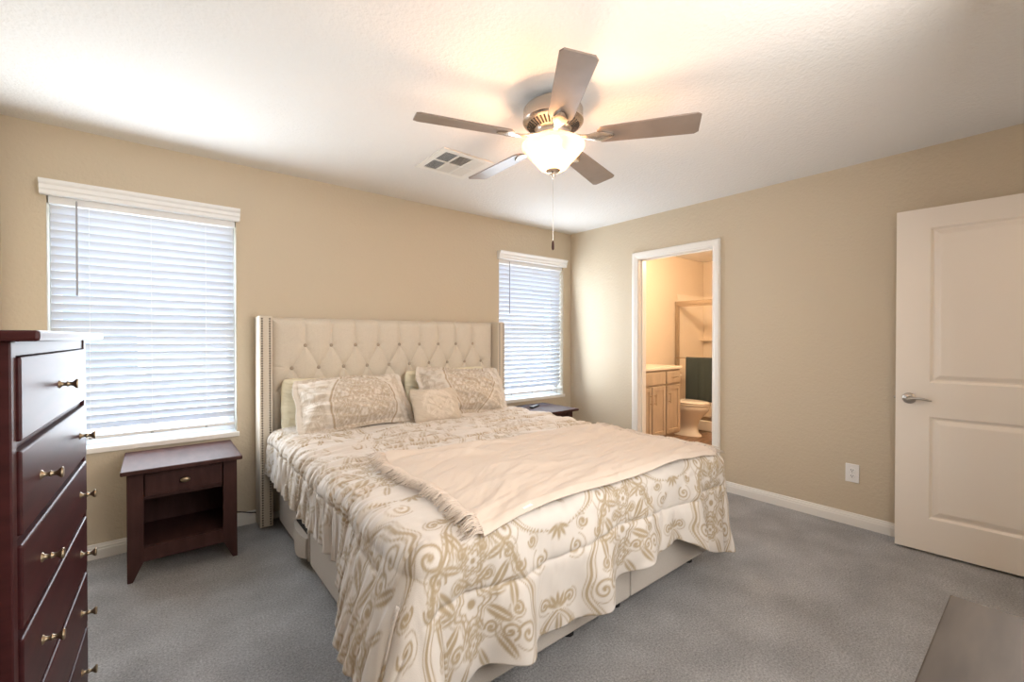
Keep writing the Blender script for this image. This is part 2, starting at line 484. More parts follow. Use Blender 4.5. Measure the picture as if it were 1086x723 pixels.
# baseboards
BP = [(0, 0), (0.013, 0), (0.013, 0.052), (0.0105, 0.058), (0.0105, 0.066), (0.007, 0.072), (0.005, 0.083), (0, 0.085)]
def baseboard(name, segs):
    bm = bmesh.new()
    for axis, plane, sgn, a, b in segs:
        prism(bm, [(plane + sgn * d, z) for d, z in BP], a, b, axis)
    return tag(obj(name, bm, MAT['trim']), kind='structure')
baseboard('baseboard_back', [('x', YB, -1, XL, XR)])
baseboard('baseboard_right', [('y', XR, -1, YF, DW[0] - 0.064), ('y', XR, -1, DW[1] + 0.064, YB)])
baseboard('baseboard_left', [('y', XL, 1, YF, YB)])
baseboard('baseboard_front', [('x', YF, 1, XL, FD[0] - 0.07)])
baseboard('baseboard_bathroom', [('x', YB - 0.01, -1, 5.08, 5.84)])

# casing and jamb of the bathroom doorway
CP = [(0, 0), (0, 0.010), (0.006, 0.014), (0.018, 0.014), (0.026, 0.018), (0.050, 0.020), (0.060, 0.018), (0.066, 0.010), (0.066, 0)]
bm = bmesh.new()
pth = [(DW[1] + 0.004, 0.0), (DW[1] + 0.004, DW[3] + 0.004), (DW[0] - 0.004, DW[3] + 0.004), (DW[0] - 0.004, 0.0)]
sweep_mitre(bm, pth[::-1], CP, lambda p, d: Vector((XR - d, p.x, p.y)))
sweep_mitre(bm, pth[::-1], CP, lambda p, d: Vector((XR + 0.12 + d, p.x, p.y)))
t1 = tag(obj('trim_1', bm, MAT['trim']), kind='structure')
bm = bmesh.new()
box(bm, XR, XR + 0.12, DW[0] - 0.018, DW[0], 0, DW[3]); box(bm, XR, XR + 0.12, DW[1], DW[1] + 0.018, 0, DW[3])
box(bm, XR, XR + 0.12, DW[0] - 0.018, DW[1] + 0.018, DW[3], DW[3] + 0.018)
box(bm, XR + 0.045, XR + 0.058, DW[0], DW[0] + 0.011, 0, DW[3]); box(bm, XR + 0.045, XR + 0.058, DW[1] - 0.011, DW[1], 0, DW[3])
box(bm, XR + 0.045, XR + 0.058, DW[0], DW[1], DW[3] - 0.011, DW[3])
obj('jamb', bm, MAT['trim'], t1)
# casing of the hall doorway
bm = bmesh.new()
pth = [(FD[0] - 0.0, 0.0), (FD[0] - 0.0, FD[3]), (FD[1], FD[3]), (FD[1], 0)]
sweep_mitre(bm, pth, CP, lambda p, d: Vector((p.x, YF + d, p.y)))
t2 = tag(obj('trim_2', bm, MAT['trim']), kind='structure')

# ------------------------------------------------------------------ windows and blinds
def window(n, Wn):
    xa, xb, za, zb = Wn
    bm = bmesh.new(); yg = YB + 0.105
    fw = 0.045
    for a, b, c, d in ((xa, xa + fw, za + fw, zb - fw), (xb - fw, xb, za + fw, zb - fw), (xa, xb, za, za + fw), (xa, xb, zb - fw, zb), (xa + fw, xb - fw, 1.33, 1.375)):
        box(bm, a, b, yg, yg + 0.045, c, d, 0.003, 1)
    w = tag(obj('window_%d' % n, bm, MAT['valance']), kind='structure')
    bm = bmesh.new(); box(bm, xa + fw, xb - fw, yg + 0.018, yg + 0.024, za + fw, 1.33); box(bm, xa + fw, xb - fw, yg + 0.026, yg + 0.032, 1.375, zb - fw)
    obj('window_pane', bm, MAT['glass'], w)
    bm = bmesh.new(); box(bm, xa - 0.012, xb + 0.012, YB - 0.022, YB + 0.002, za - 0.028, za + 0.002, 0.004); box(bm, xa, xb, YB, yg, za - 0.012, za + 0.002)
    obj('window_sill', bm, MAT['trim'], w)
    return w
window(1, W1); window(2, W2)

SLAT_TILT = math.radians(54)
def blind(Wn, wand_x, label):
    xa, xb, za, zb = Wn
    t = thing('window_blind', label, 'blind', ((xa + xb) / 2, YB, za), 0, 'white slatted window blinds')
    w = (xb - xa) / 2; hgt = zb - za
    # valance with a moulded profile, mounted on the wall face
    bm = bmesh.new()
    pr = [(0.0, 0.0), (-0.034, 0.0), (-0.038, 0.006), (-0.038, 0.022), (-0.046, 0.030), (-0.046, 0.050), (-0.056, 0.060), (-0.060, 0.070), (-0.060, 0.078), (0.0, 0.078)]
    prism(bm, [(y, z + hgt - 0.008) for y, z in pr], -w - 0.022, w + 0.018, 'x')
    obj('valance', bm, MAT['valance'], t)
    bm = bmesh.new(); box(bm, -w + 0.006, w - 0.006, 0.012, 0.062, hgt - 0.045, hgt - 0.004, 0.002, 1); obj('headrail', bm, MAT['valance'], t)
    # slats: curved, tilted with the room-side edge up
    bm = bmesh.new(); yc = 0.040; z = hgt - 0.07; pitch = 0.0455; half = 0.025
    while z > 0.085:
        ringA, ringB = [], []
        for u, cr in ((-1, 0), (-0.5, 0.0022), (0, 0.003), (0.5, 0.0022), (1, 0)):
            ringA.append((u * half, cr + 0.0014))
        for u, cr in ((1, 0), (0.5, 0.0022), (0, 0.003), (-0.5, 0.0022), (-1, 0)):
            ringB.append((u * half, cr - 0.0014))
        poly = []
        c, s = math.cos(-SLAT_TILT), math.sin(-SLAT_TILT)
        for a, b in ringA + ringB:
            poly.append((yc + a * c - b * s, z + a * s + b * c))
        prism(bm, poly, -w + 0.012, w - 0.012, 'x')
        z -= pitch
    obj('slats', bm, MAT['slat'], t)
    bm = bmesh.new(); box(bm, -w + 0.012, w - 0.012, yc - 0.025, yc + 0.025, 0.046, 0.066, 0.004); obj('bottom_rail', bm, MAT['valance'], t)
    for fx in (-0.62, 0.0, 0.62):
        bm = bmesh.new()
        for yy in (yc - 0.024, yc + 0.024):
            tube(bm, [(fx * w, yy, 0.06), (fx * w, yy, hgt - 0.04)], 0.0011, 6)
        obj('ladder_cord', bm, MAT['valance'], t)
        bm = bmesh.new(); lathe(bm, [(0.006, 0), (0.008, 0.004), (0.006, 0.009)], 12, Matrix.Translation((fx * w, yc - 0.026, 0.050))); obj('cord_button', bm, MAT['grey_slot'], t, True)
    bm = bmesh.new(); wx = wand_x - (xa + xb) / 2
    tube(bm, [(wx, -0.008, hgt - 0.02), (wx, -0.008, hgt - 0.03), (wx, -0.008, hgt - 0.54), (wx, -0.008, hgt - 0.55)], [0.002, 0.0042, 0.0048, 0.0036], 8)
    obj('tilt_wand', bm, MAT['tread'], t, True, 40)
    return t
blind(W1, -0.335, 'wide white slatted blind in the window above the open-shelf nightstand')
blind(W2, 2.785, 'white slatted blind in the window beside the room corner, past the headboard')

# ------------------------------------------------------------------ outside
tag(BX('ground', (-14, 18, YB + TH + 0.02, 16, -0.30, -0.15), MAT['gravel']), kind='structure')
hs = thing('neighbouring_house', 'pale stucco neighbouring house seen between the blind slats', 'house', (1.2, 8.2, -0.15))
bm = bmesh.new(); box(bm, -7.5, 6.5, 0, 5, 0, 2.9); obj('house_wall', bm, MAT['stucco'], hs)
bm = bmesh.new(); prism(bm, [(-0.45, 2.85), (5.4, 2.85), (2.5, 4.3)], -7.9, 6.9, 'x'); obj('roof', bm, MAT['rooftile'], hs)
for x0, x1 in ((-2.6, -1.3), (2.2, 3.6)):
    fr = BX('house_window', (x0, x1, -0.05, 0.02, 0.9, 2.2), MAT['valance'], hs)
    BX('window_glass', (x0 + 0.08, x1 - 0.08, -0.06, -0.045, 0.98, 2.12), MAT['void_glass'], fr)

# ------------------------------------------------------------------ open bedroom door
DWd, DHt, DT = 0.905, 2.02, 0.035
ang = math.radians(3.92)
# local frame: x from the free edge towards the hinge, y = towards the room (face), z up
d1 = bpy.data.objects.new('door_1', None); COL.objects.link(d1); d1.empty_display_size = 0.1
d1.location = (3.519, 0.616, 0.014); d1.rotation_euler = (0, 0, -PI / 2 + ang)
tag(d1, kind='structure', label='open cream two-panel bedroom door beside the outlet wall', cat='door')
# with this rotation local +x -> world -y (and a little +x), local +y -> world +x (towards the wall); room face is at y = 0
def door_face(bm, y0, sgn):
    xs = [0, 0.150, DWd - 0.150, DWd]; zs = [0, 0.197, 0.797, 0.996, 1.903, DHt]
    V = {}
    def gv(x, z, y=y0):
        k = (round(x, 4), round(z, 4), round(y, 5))
        if k not in V: V[k] = bm.verts.new((x, y, z))
        return V[k]
    for i in range(3):
        for j in range(5):
            x0, x1, z0, z1 = xs[i], xs[i + 1], zs[j], zs[j + 1]
            if i == 1 and j in (1, 3):
                prev = [gv(x0, z0), gv(x1, z0), gv(x1, z1), gv(x0, z1)]
                for ins, dep in ((0.004, 0.003), (0.012, 0.013), (0.020, 0.013), (0.040, 0.004), (0.046, 0.0025)):
                    y = y0 + sgn * dep
                    cur = [gv(x0 + ins, z0 + ins, y), gv(x1 - ins, z0 + ins, y), gv(x1 - ins, z1 - ins, y), gv(x0 + ins, z1 - ins, y)]
                    for k in range(4): bm.faces.new((prev[k], prev[(k + 1) % 4], cur[(k + 1) % 4], cur[k]))
                    prev = cur
                bm.faces.new(prev)
            else:
                bm.faces.new((gv(x0, z0), gv(x1, z0), gv(x1, z1), gv(x0, z1)))
bm = bmesh.new(); door_face(bm, 0, 1); door_face(bm, DT, -1)
for (a, b) in (((0, 0), (DWd, 0)), ((DWd, 0), (DWd, DHt)), ((DWd, DHt), (0, DHt)), ((0, DHt), (0, 0))):
    v = [bm.verts.new(p) for p in ((a[0], 0, a[1]), (b[0], 0, b[1]), (b[0], DT, b[1]), (a[0], DT, a[1]))]; bm.faces.new(v)
bmesh.ops.remove_doubles(bm, verts=bm.verts[:], dist=1e-5)
obj('door_slab', bm, MAT['door'], d1)
def lever(side):
    y0 = 0 if side < 0 else DT
    s = side
    bm = bmesh.new()
    mx = Matrix.Translation((0.062, y0, 0.897)) @ Matrix.Rotation(PI / 2 * (1 if s < 0 else -1), 4, 'X')
    lathe(bm, [(0.031, 0), (0.0325, 0.003), (0.031, 0.007), (0.024, 0.012), (0.014, 0.016), (0.011, 0.045), (0.012, 0.052), (0.008, 0.057)], 28, mx)
    yk = y0 + s * 0.050
    tube(bm, [(0.062, yk, 0.897), (0.085, yk, 0.901), (0.115, yk + s * 0.001, 0.902), (0.145, yk - s * 0.003, 0.897), (0.163, yk - s * 0.008, 0.893)],
         [0.0095, 0.0085, 0.0075, 0.0065, 0.004], 12)
    return obj('door_handle', bm, MAT['nickel_dark'], d1, True, 50)
lever(-1); lever(1)
bm = bmesh.new(); box(bm, -0.0015, 0.001, 0.006, 0.029, 0.87, 0.925); lathe(bm, [(0.008, 0), (0.008, 0.008), (0.003, 0.01)], 12, Matrix.Translation((0, 0.0175, 0.897)) @ Matrix.Rotation(-PI / 2, 4, 'Y'))
obj('latch_plate', bm, MAT['nickel_dark'], d1)
bm = bmesh.new()
for hz in (0.20, 1.0, 1.80): lathe(bm, [(0.006, -0.045), (0.006, 0.045)], 12, Matrix.Translation((DWd + 0.004, -0.004, hz)))
obj('hinges', bm, MAT['nickel_dark'], d1)

# wall outlet
o = thing('wall_outlet', 'white duplex wall outlet low on the wall beside the open door', 'outlet', (XR, 0.866, 0.355), -PI / 2)
# local y = towards wall +x, local x = -world y
bm = bmesh.new(); box(bm, -0.038, 0.038, -0.006, 0, -0.062, 0.062, 0.0025); obj('cover_plate', bm, MAT['plastic'], o)
for zc in (0.0195, -0.0195):
    bm = bmesh.new(); lathe(bm, [(0.0165, 0), (0.0165, 0.002), (0.0155, 0.003)], 24, Matrix.Translation((0, -0.006, zc)) @ Matrix.Rotation(PI / 2, 4, 'X'))
    rc = obj('receptacle', bm, MAT['plastic'], o)
    bm = bmesh.new()
    box(bm, -0.0078, -0.0052, -0.0096, -0.0088, zc - 0.001, zc + 0.008); box(bm, 0.0052, 0.0078, -0.0096, -0.0088, zc - 0.001, zc + 0.007)
    lathe(bm, [(0.0028, 0), (0.0028, 0.0006)], 12, Matrix.Translation((0, -0.009, zc - 0.007)) @ Matrix.Rotation(PI / 2, 4, 'X'))
    obj('slot', bm, MAT['void'], rc)
bm = bmesh.new(); lathe(bm, [(0.003, 0), (0.003, 0.001)], 12, Matrix.Translation((0, -0.006, 0)) @ Matrix.Rotation(PI / 2, 4, 'X')); obj('screw', bm, MAT['nickel_dark'], o)

# ------------------------------------------------------------------ bed
XA, XB = 0.615, 2.51            # inner faces of the headboard wings
bed = thing('bed', 'king bed with beige button-tufted wingback headboard and linen rails', 'bed', (0, 0, 0))
HT = 1.415
# tufted panel
hbp = BX('headboard', (XA, XB, 3.425, 3.462, 0.06, HT - 0.01), MAT['linen'], bed, 0.006)
nx, nz = 420, 230
X, Z = np.meshgrid(np.linspace(XA, XB, nx), np.linspace(0.42, HT, nz), indexing='ij')
rows = [(1.218, [1.5625 + 0.18 * k for k in range(-4, 5)]), (1.058, [1.5625 + 0.18 * (k + .5) for k in range(-5, 5)]),
        (0.898, [1.5625 + 0.18 * k for k in range(-4, 5)]), (0.738, [1.5625 + 0.18 * (k + .5) for k in range(-5, 5)])]
dip = np.zeros_like(X)
def seg_d(X, Z, a, b):
    ax, az = a; bx, bz = b; dx, dz = bx - ax, bz - az
    t = np.clip(((X - ax) * dx + (Z - az) * dz) / (dx * dx + dz * dz), 0, 1)
    return np.hypot(X - ax - t * dx, Z - az - t * dz)
for r, (zr, xs) in enumerate(rows):
    for xb_ in xs:
        d = np.hypot(X - xb_, Z - zr)
        dip = np.maximum(dip, 0.042 * np.exp(-(d / 0.028)))
        if r + 1 < len(rows):
            zr2 = rows[r + 1][0]
            for s in (-0.09, 0.09):
                if XA + 0.02 < xb_ + s < XB - 0.02:
                    d = seg_d(X, Z, (xb_, zr), (xb_ + s, zr2))
                    nb = np.minimum(np.hypot(X - xb_, Z - zr), np.hypot(X - xb_ - s, Z - zr2)); k_ = 0.5 + 0.5 * np.exp(-(nb / 0.05) ** 2)
                    dip = np.maximum(dip, k_ * (0.013 * np.exp(-(d / 0.010)) + 0.018 * np.exp(-(d / 0.038) ** 2)))
        if r == 0:
            d = seg_d(X, Z, (xb_, zr), (xb_, HT))
            dip = np.maximum(dip, 0.013 * np.exp(-(d / 0.010)) + 0.013 * np.exp(-(d / 0.038) ** 2))
        if r == 1 and (xb_ == xs[0] or xb_ == xs[-1]):
            d = seg_d(X, Z, (xb_, zr), (XA if xb_ == xs[0] else XB, zr + 0.02)); dip = np.maximum(dip, 0.007 * np.exp(-(d / 0.012)))
edge = np.minimum(np.minimum(X - XA, XB - X), HT - Z)
puff = 0.062 * (1 - np.exp(-np.maximum(edge, 0) / 0.018))
Y = 3.428 - np.maximum(puff - dip, 0.0)
P = np.stack([X, Y, Z], -1)
grid_mesh('tufted_panel', P[:, ::-1], MAT['linen'], hbp)
for r, (zr, xs) in enumerate(rows[:3]):
    for xb_ in xs:
        bm = bmesh.new()
        lathe(bm, [(0.0005, 0.009), (0.007, 0.008), (0.014, 0.004), (0.0145, 0), (0.008, -0.004)], 14, Matrix.Translation((xb_, 3.397, zr)) @ Matrix.Rotation(PI / 2, 4, 'X'))
        obj('button', bm, MAT['button'], hbp, True)
for xo, xi in ((XA - 0.078, XA), (XB + 0.078, XB)):
    bm = bmesh.new(); x0, x1 = min(xo, xi), max(xo, xi)
    box(bm, x0, x1, 3.300, 3.462, 0.012, HT + 0.003, 0.006)
    w = obj('headboard_wing', bm, MAT['linen'], hbp)
    for xc in (x0 + 0.016, x1 - 0.016) if xo < xi else (x0 + 0.016, x1 - 0.016):
        bm = bmesh.new(); z = 0.03
        while z < HT - 0.012:
            lathe(bm, [(0.0062, 0), (0.0056, 0.0022), (0.0035, 0.0038), (0.0006, 0.0044)], 8, Matrix.Translation((xc, 3.3005, z)) @ Matrix.Rotation(PI / 2, 4, 'X'))
            z += 0.0165
        s = obj('nailhead_trim', bm, MAT['nail'], w, True); s['kind'] = 'stuff'
# rails, feet, platform, mattress
RB, RT = 0.052, 0.315
for nm, (x0, x1, ya, yb) in (('side_rail', (0.645, 0.690, 2.545, 3.27)), ('side_rail', (0.645, 0.690, 1.262, 2.520)), ('side_rail', (2.435, 2.480, 1.262, 3.31))):
    BX(nm, (x0, x1, ya, yb, RB, RT), MAT['rail'], bed, 0.008)
BX('foot_rail', (0.648, 1.735, 1.255, 1.300, RB, RT), MAT['rail'], bed, 0.008)
BX('foot_rail', (1.742, 2.478, 1.255, 1.300, RB, RT), MAT['rail'], bed, 0.008)
for fx, fy in ((0.70, 1.33), (1.38, 1.325), (1.70, 1.325), (2.36, 1.325), (0.72, 2.2), (2.40, 2.2), (1.55, 2.2), (0.72, 3.2), (2.40, 3.2)):
    bm = bmesh.new(); lathe(bm, [(0.030, 0.0), (0.030, 0.012), (0.020, 0.02), (0.020, 0.075)], 16, Matrix.Translation((fx, fy, 0))); obj('leg', bm, MAT['black'], bed, True, 40)
# soft pull flap hanging over the gap of the near rail
bm = bmesh.new(); rings = []
for k in range(9):
    a = k / 8.0; y = 2.81 - 0.255 * a
    z0 = 0.205 - 0.02 * a; sag = 0.012 + 0.02 * math.sin(PI * a)
    rings.append([Vector((0.646, y, z0)), Vector((0.646 - sag, y, z0 - 0.004)), Vector((0.646 - sag - 0.004, y, z0 - 0.07)), Vector((0.646 - sag, y, 0.075 - 0.02 * math.sin(PI * a))), Vector((0.646, y, 0.075 - 0.02 * math.sin(PI * a)))])
loft(bm, rings); obj('storage_pocket', bm, MAT['rail'], bed, True, 40)
bm = bmesh.new(); box(bm, 0.6425, 0.646, 2.57, 2.80, 0.200, 0.275, 0.002); obj('pocket_opening', bm, MAT['void'], bed)
BX('platform', (0.690, 2.435, 1.300, 3.27, 0.20, 0.30), MAT['rail'], bed)
BX('mattress', (0.665, 2.460, 1.275, 3.36, 0.32, 0.595), MAT['mattress'], bed, 0.05)

# comforter ------------------------------------------------------------
fx0, fx1, fy0 = 0.665, 2.455, 1.255     # flat part of the top
RR = 0.075
def cloth(p, q, extra=0.0):
    """p, q: cloth coordinates in metres -> base position (no wrinkles); overhang folds down over the edges"""
    a = np.maximum(fx0 - p, 0) ; b = np.maximum(fy0 - q, 0); c = np.maximum(p - fx1, 0)
    side = np.maximum(a, c); sg = np.where(c > 0, 1.0, -1.0)
    rho = np.hypot(side, b); rho = rho * (np.maximum(side, b) / np.maximum(rho, 1e-9)) ** np.where(sg > 0, 0.9, 0.35)
    th = np.arctan2(b, np.maximum(side, 1e-9))        # 0: side, pi/2: foot
    th = np.where(b <= 0, 0.0, np.where(side <= 0, PI / 2, th))
    corner = np.where((side > 0) & (b > 0), np.sin(2 * th) ** 1.2, 0.0)
    s = np.where(b <= 0, -(q - fy0), np.where(side <= 0, 0.12 + np.where(p < (fx0 + fx1) / 2, p - fx0, fx1 - p), 0.12 * th / (PI / 2)))
    s = s + np.where(sg > 0, 5.3, 0) * (side > 0)
    d = rho
    flat = RR * PI / 2
    angc = np.clip(d / RR, 0, PI / 2)
    over = np.maximum(d - flat, 0)
    fl = 0.06 + corner * np.where(sg > 0, 0.16, 0.45)
    fl = np.maximum(fl, np.where((sg < 0) & (side > 0), 0.06 + 0.33 * (1 - smooth(1.38, 1.95, q)) * np.cos(th) ** 2, 0))
    # gathers along the hanging sides
    onside = np.cos(th) ** 2
    wav = (0.45 * np.sin(2 * PI * s / 0.072 + 2.2 * np.sin(s * 5.1)) + 0.35 * np.sin(2 * PI * s / 0.19 + 1.5 * np.sin(s * 3.3))) * (1 - corner)
    wav2 = np.sin(2 * PI * s / 0.40 + 1.1) + 0.5 * np.sin(2 * PI * s / 0.23 + 2.6)
    calm = np.where((sg < 0) & (side > 0), 1 - (1 - smooth(1.45, 1.95, q)) * np.cos(th) ** 2, 1.0)
    hor = RR * np.sin(angc) + fl * over + (0.35 + 0.65 * calm) * over * (onside * 0.085 * wav + (1 - onside) * (1 - corner) * 0.10 * wav2 + corner * 0.15 * np.sin(5 * th + 0.4))
    drop = RR * (1 - np.cos(angc)) + over * np.sqrt(1 - np.minimum(fl, .9) ** 2)
    x = np.clip(p, fx0, fx1) + sg * hor * np.cos(th) * (side > 0)
    y = np.maximum(q, fy0) - hor * np.sin(th) * (b > 0)
    top = 0.628 + 0.022 * smooth(1.2, 3.0, q) + 0.018 * np.sin(PI * np.clip((p - fx0) / (fx1 - fx0), 0, 1)) ** 0.6
    z = top - drop
    return np.stack([x, y, z], -1), d, corner, side, b, s
p_lo, p_hi, q_lo, q_hi = fx0 - 0.318, fx1 + 0.40, fy0 - 0.50, 3.30
npq = (500, 470)
Pp, Qq = np.meshgrid(np.linspace(p_lo, p_hi, npq[0]), np.linspace(q_lo, q_hi, npq[1]), indexing='ij')
# uneven hem: pull the sheet in and out a little towards its borders
ex = 1 + 0.10 * fbm(Qq * 2.2, Pp * 0.3, 21, 2) + (Pp < fx0) * 0.42 * (1 - smooth(1.45, 1.85, Qq)); ey = 1 + 0.16 * fbm(Pp * 2.0 + 4, Qq * 0.3, 33, 2) - 0.13 * smooth(1.40, 1.75, Pp) * (1 - smooth(1.95, 2.3, Pp)) + 0.14 * smooth(2.0, 2.4, Pp)
Pw = np.where(Pp < fx0, fx0 - (fx0 - Pp) * ex, np.where(Pp > fx1, fx1 + (Pp - fx1) * ex, Pp))
Qw = np.where(Qq < fy0, fy0 - (fy0 - Qq) * ey, Qq)
base, dd, corner, side, bb, ss = cloth(Pw, Qw)
N = normals(base)
N = N * np.sign(N[..., 2:3] + 1e-6) if False else N
if N[npq[0] // 2, npq[1] // 2, 2] < 0: N = -N
ru = np.maximum(smooth(1.95, 2.25, Qq), (1 - smooth(0.62, 0.80, Pp)) * smooth(1.30, 1.55, Qq))
ru = ru * smooth(0, 0.03, Qq - q_lo)
gath = fbm(Pp * 3.2 + 2.0 * vnoise(Pp * 2, Qq * 3, 5), Qq * 30 + 2.5 * vnoise(Pp * 3, Qq * 3, 6), 40, 3)
fine = fbm(Pp * 9, Qq * 75, 50, 2)
soft = fbm(Pp * 3.0, Qq * 3.0, 60, 3)
h = 0.010 * soft + ru * (0.024 * gath + 0.007 * fine + 0.010 * fbm(Pp * 7, Qq * 9, 72, 2)) + (1 - ru) * (0.011 * fbm(Pp * 9, Qq * 6, 80, 3) + (bb > 0) * (0.022 * fbm(Pp * 5 + 1.5 * Qq, Qq * 3.2, 86, 2) + 0.010 * fbm(Pp * 13 - 4 * Qq, Qq * 7, 88, 2)))
# quilting seam across the hanging foot and along the near side
seam = np.exp(-np.abs(bb - 0.235 - 0.012 * np.sin(Pp * 7)) / 0.011) * (bb > 0)
pin = fbm(Pp * 26, Qq * 5, 90, 2)
h = h - 0.014 * seam + 0.012 * pin * np.exp(-np.abs(bb - 0.235) / 0.05) * (bb > 0)
seam2 = np.exp(-np.abs((fx0 - Pp) - 0.12) / 0.008) * (Pp < fx0) * smooth(fy0 + 0.02, fy0 + 0.2, Qq)
h = (h - 0.008 * seam2) * (1 - 0.6 * corner) + 0.010
C = base + N * h[..., None]
C[..., 2] = np.maximum(C[..., 2], 0.015)
# nothing of the sheet lies inside the mattress or the headboard
dm = damask(Pp - 1.57 + 0.012 * gath * ru, Qq - 1.02)
dm = dm * (1 - 0.45 * ru * smooth(-0.15, 0.25, gath))
com = grid_mesh('comforter', C, MAT['damask'], None, dm)
tag(com, 'ivory comforter with gold damask medallions draped over the king bed', 'comforter')
sol = com.modifiers.new('thickness', 'SOLIDIFY'); sol.thickness = 0.010; sol.offset = -1

# beige throw across the foot of the bed ------------------------------
def bilinear_cloth(p, q):
    """height of the finished comforter under cloth position (p, q): smooth version plus its soft relief"""
    bs, *_ = cloth(p, q)
    n = normals(bs)
    n = np.where(n[..., 2:3] < 0, -n, n)
    so = 0.010 * fbm(p * 3.0, q * 3.0, 60, 3) + 0.010
    return bs, n, so
tw = (330, 190)
S, T = np.meshgrid(np.linspace(0, 1, tw[0]), np.linspace(0, 1, tw[1]), indexing='ij')
pl = 0.83 + 0.06 * T + 0.03 * np.sin(T * 5); pr_ = 2.40 - 0.03 * T
tp = pl + (pr_ - pl) * S
q0 = 1.185 + 0.025 * np.sin(PI * S) + 0.01 * np.sin(S * 9); q1 = 2.06 + 0.02 * np.sin(S * 6) - 0.04 * S
tq = q0 + (q1 - q0) * T
bs, n, so = bilinear_cloth(tp, tq)
wr = 0.5 + fbm(S * 3.0 + 0.6 * T, T * 9 - S * 3.5 + 1.2 * vnoise(S * 3, T * 3, 3), 101, 3)
big = np.zeros_like(S)
for (s0, t0, s1, t1, wd, am) in ((0.0, 0.98, 0.55, 0.80, 0.030, 0.022), (0.02, 0.93, 0.42, 0.62, 0.035, 0.018), (0.12, 0.50, 0.40, 0.40, 0.05, 0.012), (0.05, 0.30, 0.45, 0.18, 0.04, 0.010),
                                 (0.30, 0.75, 0.95, 0.70, 0.05, 0.010), (0.5, 0.4, 1.0, 0.45, 0.05, 0.008)):
    d = seg_d(S * 1.6, T * 0.85, (s0 * 1.6, t0 * 0.85), (s1 * 1.6, t1 * 0.85)) + 0.012 * fbm(S * 6, T * 4, 131, 2)
    am = am * smooth(-0.02, 0.10, S - s0 + 0.1 * (s0 == 0)) * (1 - smooth(s0 + 0.5 * (s1 - s0), s1, S))
    big = np.maximum(big, am * np.exp(-(d / wd) ** 2))
hem = 0.004 * (T < 0.035)
fw = fbm(S * 9 + 2 * T, T * 16 - S * 8 + 2 * vnoise(S * 5, T * 5, 8), 111, 3)
th_ = so + 0.014 + 0.020 * wr + 0.010 * fw + 1.5 * big + hem
TW = bs + n * th_[..., None]
thr = grid_mesh('throw_blanket', TW, MAT['throw'])
tag(thr, 'plain beige fringed throw spread across the foot of the bed', 'throw blanket')
sol = thr.modifiers.new('thickness', 'SOLIDIFY'); sol.thickness = 0.006; sol.offset = -1
for endi, sg in ((0, -1), (-1, 1)):
    bm = bmesh.new()
    rs = random.Random(5)
    for j in range(2, tw[1] - 2, 1):
        for rep in range(2):
            p0 = Vector(TW[endi, j]) + Vector((0, rs.uniform(-.003, .003), -0.002))
            L = rs.uniform(0.045, 0.085); dy = rs.uniform(-0.03, 0.03)
            tube(bm, [p0 - Vector((sg * 0.004, 0, 0)), p0 + Vector((sg * L * .45, dy * .4, 0.006)), p0 + Vector((sg * L, dy, -0.010))], [0.0022, 0.0022, 0.0012], 5)
    f = obj('fringe', bm, MAT['fringe'], thr, True); f['kind'] = 'stuff'
bm = bmesh.new(); i0 = 40
p0 = Vector(TW[i0, 1]); p1 = Vector(TW[i0 + 10, 1])
dirv = (p1 - p0); Lh = dirv.length; bm2 = Matrix.Translation(p0 + Vector((0, 0.012, 0.008))) @ dirv.to_track_quat('X', 'Z').to_matrix().to_4x4()
box(bm, 0, Lh, -0.010, 0.010, 0, 0.002, 0.0008, 1, bm2); obj('care_tag', bm, MAT['valance'], thr)

